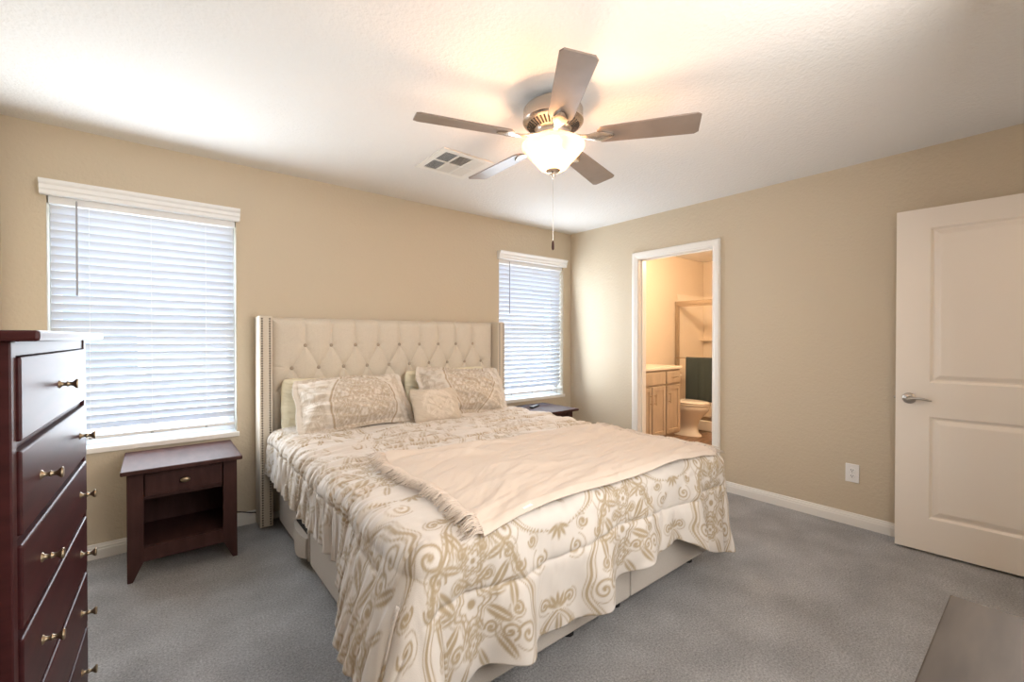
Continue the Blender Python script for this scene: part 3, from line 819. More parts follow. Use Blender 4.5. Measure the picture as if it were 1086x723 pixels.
# pillows ---------------------------------------------------------------
def pillow(name, label, cat, w, hgt, t, loc, yaw, lean, roll, mat, seed, pat=None, flange=0.0, group=None, wr=1.0):
    n1, n2 = 150, 110
    u, v = np.meshgrid(np.linspace(-1, 1, n1), np.linspace(-1, 1, n2), indexing='ij')
    pin = 1 - 0.055 * (1 - np.abs(v) ** 2) * np.abs(u) ** 3
    piv = 1 - 0.085 * (1 - np.abs(u) ** 2) * np.abs(v) ** 3
    fu = flange / (w / 2); fv = flange / (hgt / 2)
    eu = np.clip((1 - np.abs(u) - fu) / (1 - fu), 0, 1); ev = np.clip((1 - np.abs(v) - fv) / (1 - fv), 0, 1)
    th = t / 2 * (1 - (1 - eu) ** 2.6) ** 0.62 * (1 - (1 - ev) ** 2.6) ** 0.62
    rc_ = 1 - 0.10 * (u * u * v * v) ** 2
    xs = u * w / 2 * pin * rc_; zs = v * hgt / 2 * piv * rc_ + wr * 0.012 * fbm(u * 2.2 + seed, v * 0.8 + 5, seed + 2, 2) * v * v
    xs = xs + wr * 0.014 * fbm(v * 2.6 + seed, u * 0.8 + 9, seed + 6, 2) * u * u
    rad = fbm(u * 3.2 + seed + 1.2 * v, v * 6 + 2.4 * u, seed, 3)
    lump = fbm(u * 1.4 + 3, v * 1.4, seed + 9, 2)
    front = -(th + 0.0025) + wr * (0.018 * rad * np.minimum(1, th / (t * .2) + .3)) + 0.03 * lump * (th / t)
    back = (th + 0.0025) + wr * 0.010 * fbm(u * 3, v * 3, seed + 4, 2) * np.minimum(1, th / (t * .2))
    back = np.maximum(back, front + 0.005)
    bend = 0.02 * np.sin(u * 2.2 + seed) * (1 - v) * 0.5
    F = np.stack([xs, front + bend, zs], -1); B = np.stack([xs, back + bend, zs], -1)
    # closed band: front sheet then back sheet, joined round the rim
    nv = n1 * n2; idx = np.arange(nv).reshape(n1, n2)
    q = np.stack([idx[:-1, :-1], idx[1:, :-1], idx[1:, 1:], idx[:-1, 1:]], -1).reshape(-1, 4)
    fb = q[:, ::-1] + nv
    rim = np.concatenate([idx[:, 0], idx[-1, 1:], idx[-2::-1, -1], idx[0, -2:0:-1]])
    r2 = np.roll(rim, -1)
    side_ = np.stack([rim, rim + nv, r2 + nv, r2], -1)
    faces = np.concatenate([q, fb, side_])
    me = bpy.data.meshes.new(name)
    V = np.concatenate([F.reshape(-1, 3), B.reshape(-1, 3)])
    me.vertices.add(len(V)); me.vertices.foreach_set('co', V.reshape(-1).astype(np.float32))
    me.loops.add(faces.size); me.loops.foreach_set('vertex_index', faces.reshape(-1).astype(np.int32))
    me.polygons.add(len(faces)); me.polygons.foreach_set('loop_start', (np.arange(len(faces)) * 4).astype(np.int32)); me.polygons.foreach_set('loop_total', np.full(len(faces), 4, np.int32))
    me.polygons.foreach_set('use_smooth', np.ones(len(faces), bool)); me.update(calc_edges=True)
    if pat is not None:
        pf = pat(u * w / 2, v * hgt / 2)
        a = me.attributes.new('damask', 'FLOAT', 'POINT'); a.data.foreach_set('value', np.concatenate([pf.reshape(-1), np.zeros(nv)]).astype(np.float32))
    o = link(name, me, mat)
    o.location = loc
    o.rotation_euler = (Matrix.Rotation(yaw, 3, 'Z') @ Matrix.Rotation(lean, 3, 'X') @ Matrix.Rotation(roll, 3, 'Y')).to_euler()
    return tag(o, label, cat, group)

def sham_pat(flip):
    def f(u, v):
        t = np.clip((v * flip + 0.21) / 0.42, 0, 1)
        uu = u - 0.02 - 0.10 * v * (flip < 0)
        w = 0.045 + 0.185 * np.sin(PI * (0.08 + 0.62 * (1 - t))) ** 1.3
        d = np.abs(uu) - w
        fine = damask(u * 2.3, v * 2.3 + 0.05, 0.52, 0.62, 0.009) * np.clip(-d / 0.01 - 1.5, 0, 1)
        frame = np.maximum(np.clip(0.5 - (np.abs(d) - 0.007) / 0.005, 0, 1), np.clip(0.5 - (np.abs(d + 0.018) - 0.002) / 0.004, 0, 1))
        outer = damask(u * 1.7 + 0.39, v * 1.7 + 0.3, 0.70, 0.80, 0.007) * 0.65 * np.clip(d / 0.02 - 1.0, 0, 1)
        return np.maximum(np.maximum(fine * 0.9, frame), outer) * smooth(0, 0.02, 0.385 - np.abs(u))
    return f
def accent_pat(u, v):
    a = damask(u * 1.55, v * 1.55 + 0.02, 0.62, 0.9, 0.008)
    return a * (1 - smooth(0.13, 0.15, np.hypot(u, v * 1.15)))
pillow('pillow', 'plain cream pillow against the headboard behind the larger patterned sham', 'pillow', 0.80, 0.40, 0.14, (1.04, 3.272, 0.80), 0, -0.14, 0.03, MAT['cream'], 11, wr=.6)
pillow('pillow', 'plain cream pillow behind the patterned sham nearest the second window', 'pillow', 0.82, 0.41, 0.14, (1.95, 3.272, 0.82), 0, -0.13, -0.02, MAT['cream'], 15, wr=.6)
pillow('pillow_sham', 'larger damask-patterned ivory sham at the nightstand side of the bed', 'pillow', 0.82, 0.45, 0.25, (1.08, 3.05, 0.830), 0.03, -0.66, 0.0, MAT['sham'], 23, sham_pat(1), 0.045, wr=1.7)
pillow('pillow_sham', 'damask-patterned ivory sham tilted behind the small accent cushion', 'pillow', 0.82, 0.46, 0.25, (1.97, 3.05, 0.840), -0.05, -0.60, 0.07, MAT['sham'], 31, sham_pat(-1), 0.045, wr=1.7)
pillow('accent_cushion', 'small beige scroll-embroidered cushion in front between the two shams', 'cushion', 0.40, 0.29, 0.13, (1.60, 2.855, 0.775), -0.02, -0.50, 0.04, MAT['accent'], 44, accent_pat, 0.0, wr=.5)

# ------------------------------------------------------------------ chest of drawers by the near left wall
CW, CD, CZ = 0.865, 0.37, 1.268
ch = thing('chest_of_drawers', 'tall dark cherry six-drawer chest with brass knobs against the side wall', 'chest of drawers', (-0.219, 1.293, 0), math.radians(88))
bm = bmesh.new()
box(bm, 0, 0.035, 0, CD, 0.0, CZ, 0.003); box(bm, CW - 0.035, CW, 0, CD, 0, CZ, 0.003)
box(bm, 0.035, CW - 0.035, CD - 0.012, CD, 0.05, CZ); box(bm, 0.035, CW - 0.035, 0.004, CD, 0.05, 0.085)
box(bm, 0.035, CW - 0.035, 0.004, CD, CZ - 0.03, CZ)
ROWS = [(0.085 + 0.1935 * k, 0.085 + 0.1935 * (k + 1)) for k in range(6)]
for z0, z1 in ROWS[1:]: box(bm, 0.035, CW - 0.035, 0.010, CD, z0 - 0.009, z0 + 0.009)
obj('carcass', bm, MAT['cherry'], ch)
bm = bmesh.new(); box(bm, -0.03, CW + 0.03, -0.045, CD + 0.005, CZ, CZ + 0.022, 0.006); obj('top', bm, MAT['cherry'], ch)
bm = bmesh.new(); box(bm, 0.02, CW - 0.02, -0.012, 0.02, 0.0, 0.06, 0.004); obj('plinth', bm, MAT['cherry'], ch)
def knob_bm(mx, s=1.0):
    bm = bmesh.new()
    lathe(bm, [(0.011 * s, 0), (0.010 * s, 0.002 * s), (0.0055 * s, 0.005 * s), (0.0045 * s, 0.012 * s), (0.0075 * s, 0.016 * s), (0.0048 * s, 0.020 * s), (0.0055 * s, 0.026 * s), (0.0115 * s, 0.032 * s), (0.0130 * s, 0.035 * s), (0.0115 * s, 0.0375 * s), (0.004 * s, 0.038 * s)], 20, mx)
    return bm
for k, (z0, z1) in enumerate(ROWS):
    bm = bmesh.new(); box(bm, 0.040, CW - 0.040, -0.006, 0.016, z0 + 0.010, z1 - 0.010, 0.004)
    dr = obj('drawer', bm, MAT['cherry'], ch)
    for kx in ([0.40] if k == 5 else [0.195, CW - 0.165]):
        obj('knob', knob_bm(Matrix.Translation((kx, -0.006, (z0 + z1) / 2 + 0.0)) @ Matrix.Rotation(PI / 2, 4, 'X')), MAT['brass'], dr, True, 50)

# ------------------------------------------------------------------ nightstands
def nightstand(loc, label):
    t = thing('nightstand', label, 'nightstand', loc, 0, 'matching dark wood nightstands')
    Wn, Dn = 0.487, 0.44          # local: x 0..Wn, y 0 (front) .. Dn
    bm = bmesh.new(); box(bm, -0.022, Wn + 0.020, -0.065, Dn, 0.575, 0.597, 0.005); obj('tabletop', bm, MAT['espresso'], t)
    def leg(xo, sg, y0, y1, taper):
        bm = bmesh.new()
        x = lambda d: xo + sg * d
        poly = [(x(0), 0.0), (x(0.022), 0.0), (x(0.068), 0.10), (x(0.068), 0.575), (x(0), 0.575)] if taper else [(x(0), 0), (x(0.03), 0), (x(0.03), 0.575), (x(0), 0.575)]
        prism(bm, poly, y0, y1, 'y'); bmesh.ops.bevel(bm, geom=bm.edges[:], offset=0.002, segments=1, affect='EDGES'); obj('leg', bm, MAT['espresso'], t)
    leg(0, 1, 0.0, 0.035, True); leg(Wn, -1, 0.0, 0.035, True); leg(0, 1, Dn - 0.045, Dn - 0.01, False); leg(Wn, -1, Dn - 0.045, Dn - 0.01, False)
    for x0 in (0.004, Wn - 0.022): BX('side_panel', (x0, x0 + 0.018, 0.035, Dn - 0.045, 0.10, 0.575), MAT['espresso'], t)
    BX('back_panel', (0.022, Wn - 0.022, Dn - 0.022, Dn - 0.012, 0.10, 0.575), MAT['espresso'], t)
    BX('divider', (0.022, Wn - 0.022, 0.030, Dn - 0.022, 0.415, 0.430), MAT['espresso'], t)
    BX('shelf', (0.022, Wn - 0.022, 0.035, Dn - 0.022, 0.150, 0.168), MAT['espresso'], t, 0.002)
    BX('apron', (0.066, Wn - 0.066, 0.004, 0.024, 0.095, 0.168), MAT['espresso'], t, 0.002)
    BX('drawer_rail', (0.066, Wn - 0.066, 0.006, 0.030, 0.556, 0.575), MAT['espresso'], t)
    bm = bmesh.new(); box(bm, 0.072, Wn - 0.072, 0.002, 0.020, 0.436, 0.556, 0.003)
    # routed bead round the drawer front
    for a in ((0.080, Wn - 0.080, 0.446, 0.449), (0.080, Wn - 0.080, 0.543, 0.546), (0.080, 0.083, 0.446, 0.546), (Wn - 0.083, Wn - 0.080, 0.446, 0.546)):
        box(bm, a[0], a[1], -0.001, 0.003, a[2], a[3])
    dr = obj('drawer', bm, MAT['espresso'], t)
    bm = bmesh.new()
    mx = Matrix.Translation((Wn / 2, 0.002, 0.500)) @ Matrix.Rotation(PI / 2, 4, 'X') @ Matrix.Diagonal((1.55, 1, 1, 1))
    lathe(bm, [(0.006, 0), (0.006, 0.010), (0.010, 0.014), (0.0145, 0.018), (0.014, 0.022), (0.009, 0.026), (0.001, 0.027)], 20, mx); obj('knob', bm, MAT['brass'], dr, True, 50)
    return t
ns = nightstand((-0.115, 3.010, 0), 'dark wood nightstand with one drawer and open shelf below the wide window')
dup(ns, (2.642, 2.930, 0), None, 'dark wood nightstand half hidden behind the bed, holding the remote')

# remote control on the far nightstand
rc = thing('remote_control', 'black remote control lying on the half-hidden nightstand', 'remote', (2.865, 3.19, 0.597), math.radians(-62))
bm = bmesh.new(); box(bm, -0.021, 0.021, -0.085, 0.085, 0, 0.017, 0.006); obj('remote_body', bm, MAT['black'], rc)
bm = bmesh.new()
for j in range(7):
    for i in range(3): box(bm, -0.013 + i * 0.0095, -0.0065 + i * 0.0095, -0.065 + j * 0.019, -0.055 + j * 0.019, 0.0165, 0.0185, 0.0008, 1)
obj('keypad', bm, MAT['tread'], rc)

# cord running from behind the nightstand to the headboard
bm = bmesh.new()
tube(bm, [(0.385, 3.440, 0.125), (0.40, 3.435, 0.118), (0.44, 3.42, 0.112), (0.50, 3.40, 0.098), (0.535, 3.47, 0.070), (0.56, 3.471, 0.05)], 0.004, 8)
tag(obj('power_cord', bm, MAT['black'], None, True), 'thin black power cord along the baseboard between nightstand and headboard', 'cord')

# ------------------------------------------------------------------ low dresser in the near corner (only its top shows)
ds = thing('dresser', 'dusty brown dresser whose bare top shows at the bottom corner by the door', 'dresser', (1.241, 0.131, 0), PI)
DL, DD, DZ = 0.95, 0.405, 0.76
bm = bmesh.new(); box(bm, 0, DL, 0, DD, DZ - 0.024, DZ, 0.003); obj('top', bm, MAT['umber'], ds)
bm = bmesh.new(); box(bm, 0.015, 0.035, 0.02, DD, 0.06, DZ - 0.024); box(bm, DL - 0.035, DL - 0.015, 0.02, DD, 0.06, DZ - 0.024); box(bm, 0.035, DL - 0.035, DD - 0.015, DD, 0.06, DZ - 0.024); box(bm, 0.035, DL - 0.035, 0.03, DD, 0.06, 0.08)
obj('carcass', bm, MAT['umber'], ds)
for k in range(3):
    for c in range(2):
        x0 = 0.040 + c * (DL - 0.08) / 2; bm = bmesh.new(); box(bm, x0 + 0.004, x0 + (DL - 0.08) / 2 - 0.004, 0.012, 0.032, 0.09 + k * 0.21, 0.29 + k * 0.21, 0.003)
        dr = obj('drawer', bm, MAT['umber'], ds)
        obj('knob', knob_bm(Matrix.Translation((x0 + (DL - 0.08) / 4, 0.012, 0.19 + k * 0.21)) @ Matrix.Rotation(PI / 2, 4, 'X'), 0.8), MAT['brass'], dr, True, 50)
for x0 in (0.02, DL - 0.07):
    for y0 in (0.03, DD - 0.05):
        BX('leg', (x0, x0 + 0.05, y0, y0 + 0.045, 0, 0.06), MAT['umber'], ds, 0.003)

# ------------------------------------------------------------------ ceiling fan
FC = (1.530, 1.566)
fan = thing('ceiling_fan', 'five-blade ceiling fan with brushed nickel motor and lit frosted bowl', 'ceiling fan', (FC[0], FC[1], H))
zz = lambda z: z - H
bm = bmesh.new(); lathe(bm, [(0.075, 0.0), (0.080, -0.004), (0.076, -0.020), (0.060, -0.030), (0.050, -0.035)], 40); obj('canopy', bm, MAT['nickel'], fan, True, 40)
bm = bmesh.new()
lathe(bm, [(0.050, zz(2.415)), (0.10, zz(2.412)), (0.138, zz(2.400)), (0.146, zz(2.388)), (0.1465, zz(2.345)), (0.149, zz(2.340)), (0.149, zz(2.330)), (0.143, zz(2.322)), (0.135, zz(2.318)), (0.085, zz(2.290)), (0.080, zz(2.282)), (0.080, zz(2.262)), (0.070, zz(2.252)), (0.05, zz(2.245))], 56)
mh = obj('motor_housing', bm, MAT['nickel'], fan, True, 35)
bm = bmesh.new()
for k in range(40):
    a = 2 * PI * k / 40
    mx = Matrix.Rotation(a, 4, 'Z') @ Matrix.Translation((0.111, 0, zz(2.3035))) @ Matrix.Rotation(-math.atan2(0.028, 0.05), 4, 'Y')
    box(bm, -0.020, 0.020, -0.0042, 0.0042, -0.0016, 0.004, mat=mx)
obj('vent_slots', bm, MAT['void'], mh)
BZ = 2.245
for k in range(5):
    a = math.radians(-54.5 + 72 * k)
    R0 = Matrix.Rotation(a, 4, 'Z')
    # blade
    th_pitch = math.radians(-12)
    n = 26; r0, r1 = 0.215, 0.672
    bm = bmesh.new(); rings = []
    prof = []
    for i in range(n + 1):
        s = i / n; x = r0 + (r1 - r0) * s
        w = 0.056 + 0.016 * s
        e0 = min(1, (x - r0) / 0.03); e1 = min(1, (r1 - x) / 0.022)
        w *= (0.62 + 0.38 * math.sqrt(max(0, 1 - (1 - e0) ** 2))) * (0.80 + 0.20 * math.sqrt(max(0, 1 - (1 - e1) ** 2)))
        prof.append((x, w))
    mxb = R0 @ Matrix.Translation((0, 0, zz(BZ))) @ Matrix.Rotation(th_pitch, 4, 'X')
    for x, w in prof:
        rings.append([mxb @ Vector(p) for p in ((x, -w, 0.001), (x, -w + .002, -0.003), (x, w - .002, -0.003), (x, w, 0.001), (x, w - .002, 0.004), (x, -w + .002, 0.004))])
    loft(bm, rings); bl = obj('blade', bm, MAT['walnut'], fan, True, 30)
    # blade iron
    bm = bmesh.new(); rg = []
    for x, w, z, tk in ((0.070, 0.016, 2.262, .006), (0.100, 0.013, 2.256, .006), (0.140, 0.012, 2.246, .006), (0.175, 0.018, 2.238, .006), (0.205, 0.030, 2.2365, .005), (0.235, 0.034, 2.2365, .005), (0.262, 0.022, 2.2365, .005), (0.285, 0.012, 2.2365, .004), (0.292, 0.004, 2.2365, .003)):
        tw_ = th_pitch * min(1, max(0, (x - 0.12) / 0.08))
        mm_ = R0 @ Matrix.Translation((0, 0, zz(z))) @ Matrix.Rotation(tw_, 4, 'X')
        rg.append([mm_ @ Vector(p) for p in ((x, -w, -tk * .4), (x, -w * .6, -tk), (x, w * .6, -tk), (x, w, -tk * .4), (x, w, tk), (x, -w, tk))])
    loft(bm, rg); obj('blade_iron', bm, MAT['nickel'], bl, True, 40)
# light kit
bm = bmesh.new(); lathe(bm, [(0.055, zz(2.262)), (0.070, zz(2.255)), (0.072, zz(2.240)), (0.060, zz(2.232)), (0.03, zz(2.23))], 40); obj('light_fitter', bm, MAT['nickel'], fan, True, 40)
bm = bmesh.new()
outer = [(0.149, 2.224), (0.154, 2.218), (0.154, 2.211), (0.150, 2.201), (0.138, 2.186), (0.120, 2.166), (0.100, 2.146), (0.082, 2.126), (0.066, 2.108), (0.050, 2.098), (0.020, 2.092)]
inner = [(r - 0.004, z + 0.003) for r, z in outer[::-1]]
rings = [[Vector((max(r, .002) * math.cos(2 * PI * k / 56), max(r, .002) * math.sin(2 * PI * k / 56), zz(z))) for k in range(56)] for r, z in outer + inner]
R_ = loft(bm, rings, False, False)
for j in range(56): bm.faces.new((R_[0][j], R_[0][(j + 1) % 56], R_[-1][(j + 1) % 56], R_[-1][j]))
bowl = obj('light_bowl', bm, MAT['bowl'], fan, True, 60)
bm = bmesh.new(); lathe(bm, [(0.034, zz(2.100)), (0.036, zz(2.096)), (0.030, zz(2.090)), (0.016, zz(2.086)), (0.012, zz(2.080)), (0.013, zz(2.072)), (0.008, zz(2.064)), (0.004, zz(2.056))], 28); obj('finial', bm, MAT['nickel'], fan, True, 40)
bm = bmesh.new(); tube(bm, [(0, 0, zz(2.06)), (0, 0, zz(1.745))], 0.0016, 6); pc = obj('pull_chain', bm, MAT['nickel_dark'], fan)
bm = bmesh.new(); lathe(bm, [(0.002, zz(1.752)), (0.005, zz(1.744)), (0.0065, zz(1.725)), (0.006, zz(1.712)), (0.003, zz(1.706))], 14); obj('pull_knob', bm, MAT['espresso'], pc, True)
for k in range(3):
    a = math.radians(-54.5 + 36 + 120 * k + 20)
    bx_, by_ = 0.062 * math.cos(a), 0.062 * math.sin(a)
    bm = bmesh.new(); lathe(bm, [(0.010, 0.035), (0.013, 0.02), (0.024, 0.004), (0.026, -0.010), (0.018, -0.027), (0.004, -0.033)], 18, Matrix.Translation((bx_, by_, zz(2.185)))); obj('bulb', bm, MAT['bulb'], fan, True)
    ld = bpy.data.lights.new('bulb_light', 'POINT'); ld.energy = FAN_W; ld.color = (1.0, 0.54, 0.30); ld.shadow_soft_size = 0.03
    lo = bpy.data.objects.new('bulb_light', ld); COL.objects.link(lo); lo.parent = fan; lo.location = (bx_ * 0.55, by_ * 0.55, zz(2.185))

# ------------------------------------------------------------------ ceiling register
vt = thing('ceiling_vent', 'white square ceiling air register with six louvred cells near the fan', 'vent', (1.570, 2.555, H))
bm = bmesh.new(); a = 0.190
xs = [-a, -0.150, -0.055, -0.045, 0.048, 0.058, 0.150, a]; ys = [-a, -0.150, -0.006, 0.006, 0.150, a]
for i in range(7):
    for j in range(5):
        if i in (1, 3, 5) and j in (1, 3): continue
        box(bm, xs[i], xs[i + 1], ys[j], ys[j + 1], -0.008, 0)
bmesh.ops.remove_doubles(bm, verts=bm.verts[:], dist=1e-5)
obj('vent_frame', bm, MAT['trim'], vt)
bm = bmesh.new(); box(bm, -0.16, 0.16, -0.16, 0.16, -0.0015, -0.0005); obj('vent_throat', bm, MAT['throat'], vt)
for i, (xa_, xb_) in enumerate(((-0.150, -0.055), (-0.045, 0.048), (0.058, 0.150))):
    for j, (ya_, yb_) in enumerate(((-0.150, -0.006), (0.006, 0.150))):
        bm = bmesh.new(); nL = 9
        for k in range(nL):
            if i == 0 or (i == 2):
                x = xa_ + (k + .5) * (xb_ - xa_) / nL
                mx = Matrix.Translation((x, 0, -0.005)) @ Matrix.Rotation(math.radians(-38 if i == 0 else 38), 4, 'Y')
                box(bm, -0.0052, 0.0052, ya_, yb_, -0.0006, 0.0006, mat=mx)
            else:
                y = ya_ + (k + .5) * (yb_ - ya_) / nL
                mx = Matrix.Translation((0, y, -0.005)) @ Matrix.Rotation(math.radians(38 if j == 0 else -38), 4, 'X')
                box(bm, xa_, xb_, -0.0072, 0.0072, -0.0006, 0.0006, mat=mx)
        obj('louvre', bm, MAT['trim'], vt)

# ------------------------------------------------------------------ bathroom
VX0, VX1, VYF, VYB, CT = 3.83, 5.055, 2.92, 3.462, 0.925
va = thing('bathroom_vanity', 'tan bathroom vanity cabinet with pale countertop seen through the doorway', 'vanity', (0, 0, 0))
bm = bmesh.new(); box(bm, VX0, VX1, VYF + 0.02, VYB, 0.10, CT - 0.035); box(bm, VX0, VX1, VYF + 0.09, VYB, 0, 0.10); obj('carcass', bm, MAT['maple'], va)
bm = bmesh.new(); box(bm, VX0, VX1 + 0.012, VYF - 0.012, VYB, CT - 0.035, CT, 0.006); box(bm, VX0, VX1 + 0.012, VYB - 0.018, VYB, CT, CT + 0.09, 0.004); obj('countertop', bm, MAT['counter'], va)
def panel_door(x0, x1, z0, z1, name):
    bm = bmesh.new(); box(bm, x0, x1, VYF + 0.004, VYF + 0.02, z0, z1, 0.002, 1)
    if name == 'door':
        fwid = 0.048
        for a in ((x0, x0 + fwid, z0, z1), (x1 - fwid, x1, z0, z1), (x0 + fwid, x1 - fwid, z0, z0 + fwid), (x0 + fwid, x1 - fwid, z1 - fwid, z1)):
            box(bm, a[0], a[1], VYF - 0.006, VYF + 0.006, a[2], a[3], 0.002, 1)
    else: box(bm, x0, x1, VYF - 0.006, VYF + 0.006, z0, z1, 0.003, 1)
    return obj(name, bm, MAT['maple'], va)
def pull(par, x, z, vertical):
    bm = bmesh.new(); L = 0.055
    d = Vector((0, 0, L)) if vertical else Vector((L, 0, 0)); c = Vector((x, VYF - 0.034, z))
    tube(bm, [c - d * 1.15, c + d * 1.15], 0.005, 8)
    for s in (-1, 1): tube(bm, [c + d * s * .8, c + d * s * .8 + Vector((0, 0.03, 0))], 0.004, 8)
    obj('handle', bm, MAT['nickel'], par, True, 40)
Z0, Z1, Z2, Z3 = 0.125, 0.700, 0.722, 0.868
for x0, x1, hx in ((3.85, 4.135, 4.10), (4.155, 4.425, 4.395), (4.445, 4.715, 4.475), (4.74, 5.035, 4.775)):
    dr = panel_door(x0, x1, Z0, Z1, 'door'); pull(dr, hx, 0.555, True)
for x0, x1 in ((3.85, 4.135), (4.74, 5.035)):
    dr = panel_door(x0, x1, Z2, Z3, 'drawer'); pull(dr, (x0 + x1) / 2, (Z2 + Z3) / 2, False)
panel_door(4.155, 4.715, Z2, Z3, 'false_front')

# toilet
to = thing('toilet', 'white toilet with closed lid standing past the bathroom vanity', 'toilet', (5.445, 3.465, 0))
def egg(cy, rx, rf, rb, z, n=36):
    pts = []
    for k in range(n):
        a = 2 * PI * k / n; c, s = math.cos(a), math.sin(a)
        pts.append(Vector((rx * c, cy + (rb if s > 0 else rf) * s, z)))
    return pts
bm = bmesh.new()
loft(bm, [egg(-0.36, 0.115, 0.245, 0.26, 0.0), egg(-0.36, 0.112, 0.240, 0.26, 0.02), egg(-0.36, 0.098, 0.205, 0.25, 0.05), egg(-0.37, 0.095, 0.185, 0.22, 0.14), egg(-0.38, 0.105, 0.195, 0.20, 0.20),
          egg(-0.40, 0.145, 0.235, 0.20, 0.28), egg(-0.415, 0.175, 0.275, 0.21, 0.34), egg(-0.42, 0.182, 0.285, 0.22, 0.385), egg(-0.42, 0.178, 0.280, 0.22, 0.395)])
obj('bowl', bm, MAT['porcelain'], to, True, 60)
bm = bmesh.new(); loft(bm, [egg(-0.42, 0.183, 0.290, 0.215, 0.397), egg(-0.42, 0.188, 0.295, 0.215, 0.402), egg(-0.42, 0.188, 0.295, 0.215, 0.414), egg(-0.42, 0.182, 0.290, 0.21, 0.418)]); obj('seat', bm, MAT['porcelain'], to, True, 50)
bm = bmesh.new(); loft(bm, [egg(-0.42, 0.182, 0.290, 0.21, 0.420), egg(-0.42, 0.187, 0.294, 0.212, 0.425), egg(-0.42, 0.187, 0.294, 0.212, 0.436), egg(-0.42, 0.170, 0.275, 0.19, 0.445), egg(-0.42, 0.09, 0.16, 0.12, 0.449)]); obj('lid', bm, MAT['porcelain'], to, True, 50)
bm = bmesh.new(); box(bm, -0.215, 0.215, -0.195, -0.008, 0.37, 0.735, 0.03, 4); tk = obj('tank', bm, MAT['porcelain'], to, True, 40)
bm = bmesh.new(); box(bm, -0.225, 0.225, -0.205, -0.004, 0.735, 0.765, 0.012, 3); obj('tank_lid', bm, MAT['porcelain'], to, True, 40)
bm = bmesh.new(); tube(bm, [(-0.15, -0.195, 0.68), (-0.15, -0.212, 0.68), (-0.10, -0.215, 0.672)], 0.006, 8); obj('flush_handle', bm, MAT['nickel'], tk, True)

# shower enclosure
SX = 5.86
sh = thing('shower_enclosure', 'metal framed glass shower enclosure at the end of the bathroom', 'shower', (0, 0, 0))
SY0, SY1 = BYF + 0.45, YB - 0.01
bm = bmesh.new(); box(bm, SX - 0.03, BXR - 0.002, SY0, SY1 - 0.002, 0, 0.06); box(bm, SX - 0.05, SX + 0.05, SY0, SY1 - 0.002, 0, 0.14, 0.012, 3); obj('shower_base', bm, MAT['porcelain'], sh)
bm = bmesh.new(); box(bm, SX - 0.025, SX + 0.025, SY0, SY1 - 0.002, 1.735, 1.79, 0.004); box(bm, SX - 0.02, SX + 0.02, SY0, SY1 - 0.002, 0.14, 0.165, 0.003)
box(bm, SX - 0.02, SX + 0.02, SY1 - 0.040, SY1 - 0.002, 0.14, 1.79, 0.003); box(bm, SX - 0.02, SX + 0.02, SY0, SY0 + 0.03, 0.14, 1.79, 0.003)
obj('shower_frame', bm, MAT['bronze_frame'], sh)
for y0, y1, dx in ((2.50, SY1 - 0.05, -0.010), (SY0 + 0.04, 2.58, 0.010)):
    bm = bmesh.new(); box(bm, SX + dx - 0.003, SX + dx + 0.003, y0, y1, 0.17, 1.73); gp = obj('glass_door', bm, MAT['shower_glass'], sh)
    bm = bmesh.new()
    for a in ((y0 - .004, y0 + 0.018, 0.17, 1.73), (y1 - 0.018, y1 + .004, 0.17, 1.73), (y0, y1, 0.166, 0.19), (y0, y1, 1.71, 1.735)): box(bm, SX + dx - 0.007, SX + dx + 0.007, *a)
    obj('door_frame', bm, MAT['bronze_frame'], gp)
bm = bmesh.new(); tube(bm, [(SX - 0.062, 2.55, 0.985), (SX - 0.062, 3.42, 0.985)], 0.008, 10)
for yy in (2.56, 3.41): tube(bm, [(SX - 0.062, yy, 0.985), (SX - 0.015, yy, 0.985)], 0.007, 8)
obj('towel_bar', bm, MAT['nickel'], sh, True, 40)
bm = bmesh.new()
box(bm, BXR - 0.010, BXR - 0.002, SY0, SY1 - 0.012, 0.06, 1.90); box(bm, SX + 0.03, BXR - 0.010, SY1 - 0.010, SY1 - 0.002, 0.06, 1.90)
box(bm, BXR - 0.11, BXR - 0.010, SY1 - 0.42, SY1 - 0.012, 1.22, 1.24, 0.004)
obj('shower_surround', bm, MAT['counter'], sh)

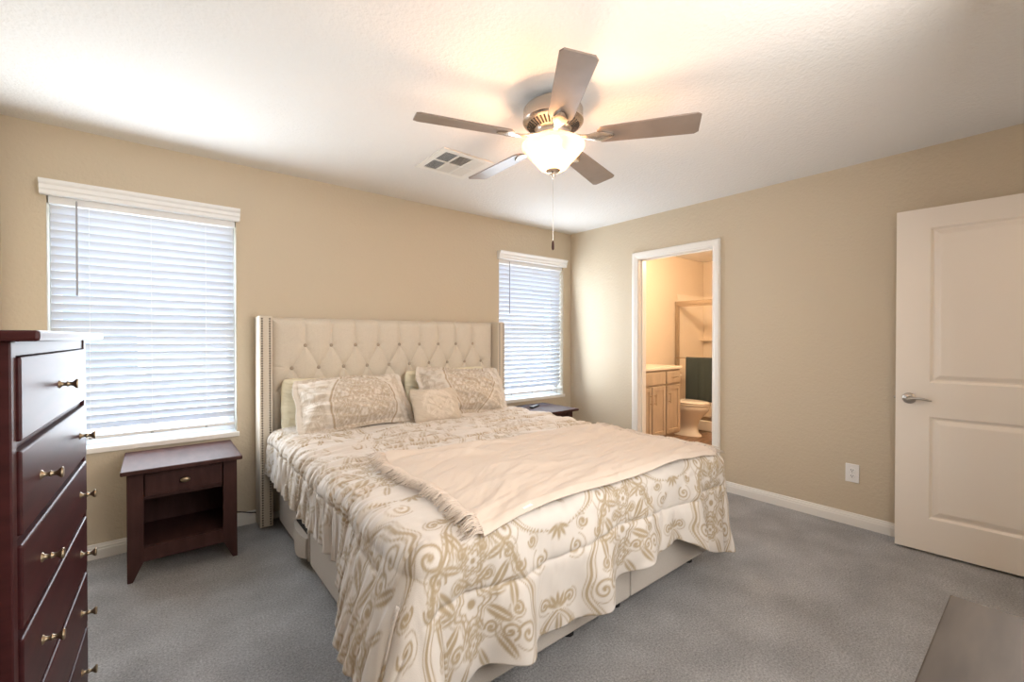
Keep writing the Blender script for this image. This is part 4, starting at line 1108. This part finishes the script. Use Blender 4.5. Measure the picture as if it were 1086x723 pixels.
# towel folded over the bar
ny, nz_ = 60, 80
yy, uu = np.meshgrid(np.linspace(2.62, 3.265, ny), np.linspace(-0.60, 0.56, nz_), indexing='ij')
r = 0.013
ang_ = np.clip(uu / r, -PI / 2, PI / 2)
xx = SX - 0.062 - r * np.sin(-ang_) * 1.0
xx = SX - 0.062 + r * np.sin(ang_)
zt = 0.985 + r * np.cos(ang_) - np.maximum(np.abs(uu) - r * PI / 2, 0)
wv = 0.010 * np.sin(yy * 24 + 1) + 0.006 * np.sin(yy * 51)
xx = xx + np.where(uu < 0, -1, 0.3) * np.abs(wv) * np.minimum(1, np.abs(uu) * 4)
tw_o = grid_mesh('towel', np.stack([xx, yy, zt], -1), MAT['towel'])
tag(tw_o, 'dark teal towel hanging on the shower bar above the toilet', 'towel')
sol = tw_o.modifiers.new('thickness', 'SOLIDIFY'); sol.thickness = 0.006; sol.offset = 0

# bathroom ceiling lamp (out of the picture, lights the bathroom)
vl = thing('bathroom_lamp', 'warm round ceiling lamp in the bathroom past the doorway', 'lamp', (4.75, 2.25, H))
bm = bmesh.new(); lathe(bm, [(0.15, 0), (0.155, -0.012), (0.15, -0.022)], 32); obj('lamp_base', bm, MAT['nickel'], vl, True, 40)
bm = bmesh.new(); lathe(bm, [(0.14, -0.022), (0.13, -0.05), (0.09, -0.08), (0.03, -0.092), (0.004, -0.094)], 32); obj('lamp_shade', bm, MAT['globe'], vl, True)
ld = bpy.data.lights.new('bathroom_light', 'POINT'); ld.energy = BATH_W; ld.color = (1.0, 0.70, 0.44); ld.shadow_soft_size = 0.10
lo = bpy.data.objects.new('bathroom_light', ld); COL.objects.link(lo); lo.parent = vl; lo.location = (0.0, 0.0, -0.22)

# added hall ceiling light, out of view, as fill through the doorway
hl = thing('hall_light', 'round flush hall ceiling light beyond the bedroom door', 'lamp', (2.95, YF - 1.0, H))
bm = bmesh.new(); lathe(bm, [(0.16, 0), (0.16, -0.02), (0.13, -0.06), (0.06, -0.085), (0.005, -0.09)], 32); obj('lamp_shade', bm, MAT['globe'], hl, True)
ld = bpy.data.lights.new('hall_lamp', 'POINT'); ld.energy = HALL_W; ld.color = (1.0, 0.80, 0.60); ld.shadow_soft_size = 0.12
lo = bpy.data.objects.new('hall_lamp', ld); COL.objects.link(lo); lo.parent = hl; lo.location = (0, 0, -0.22)
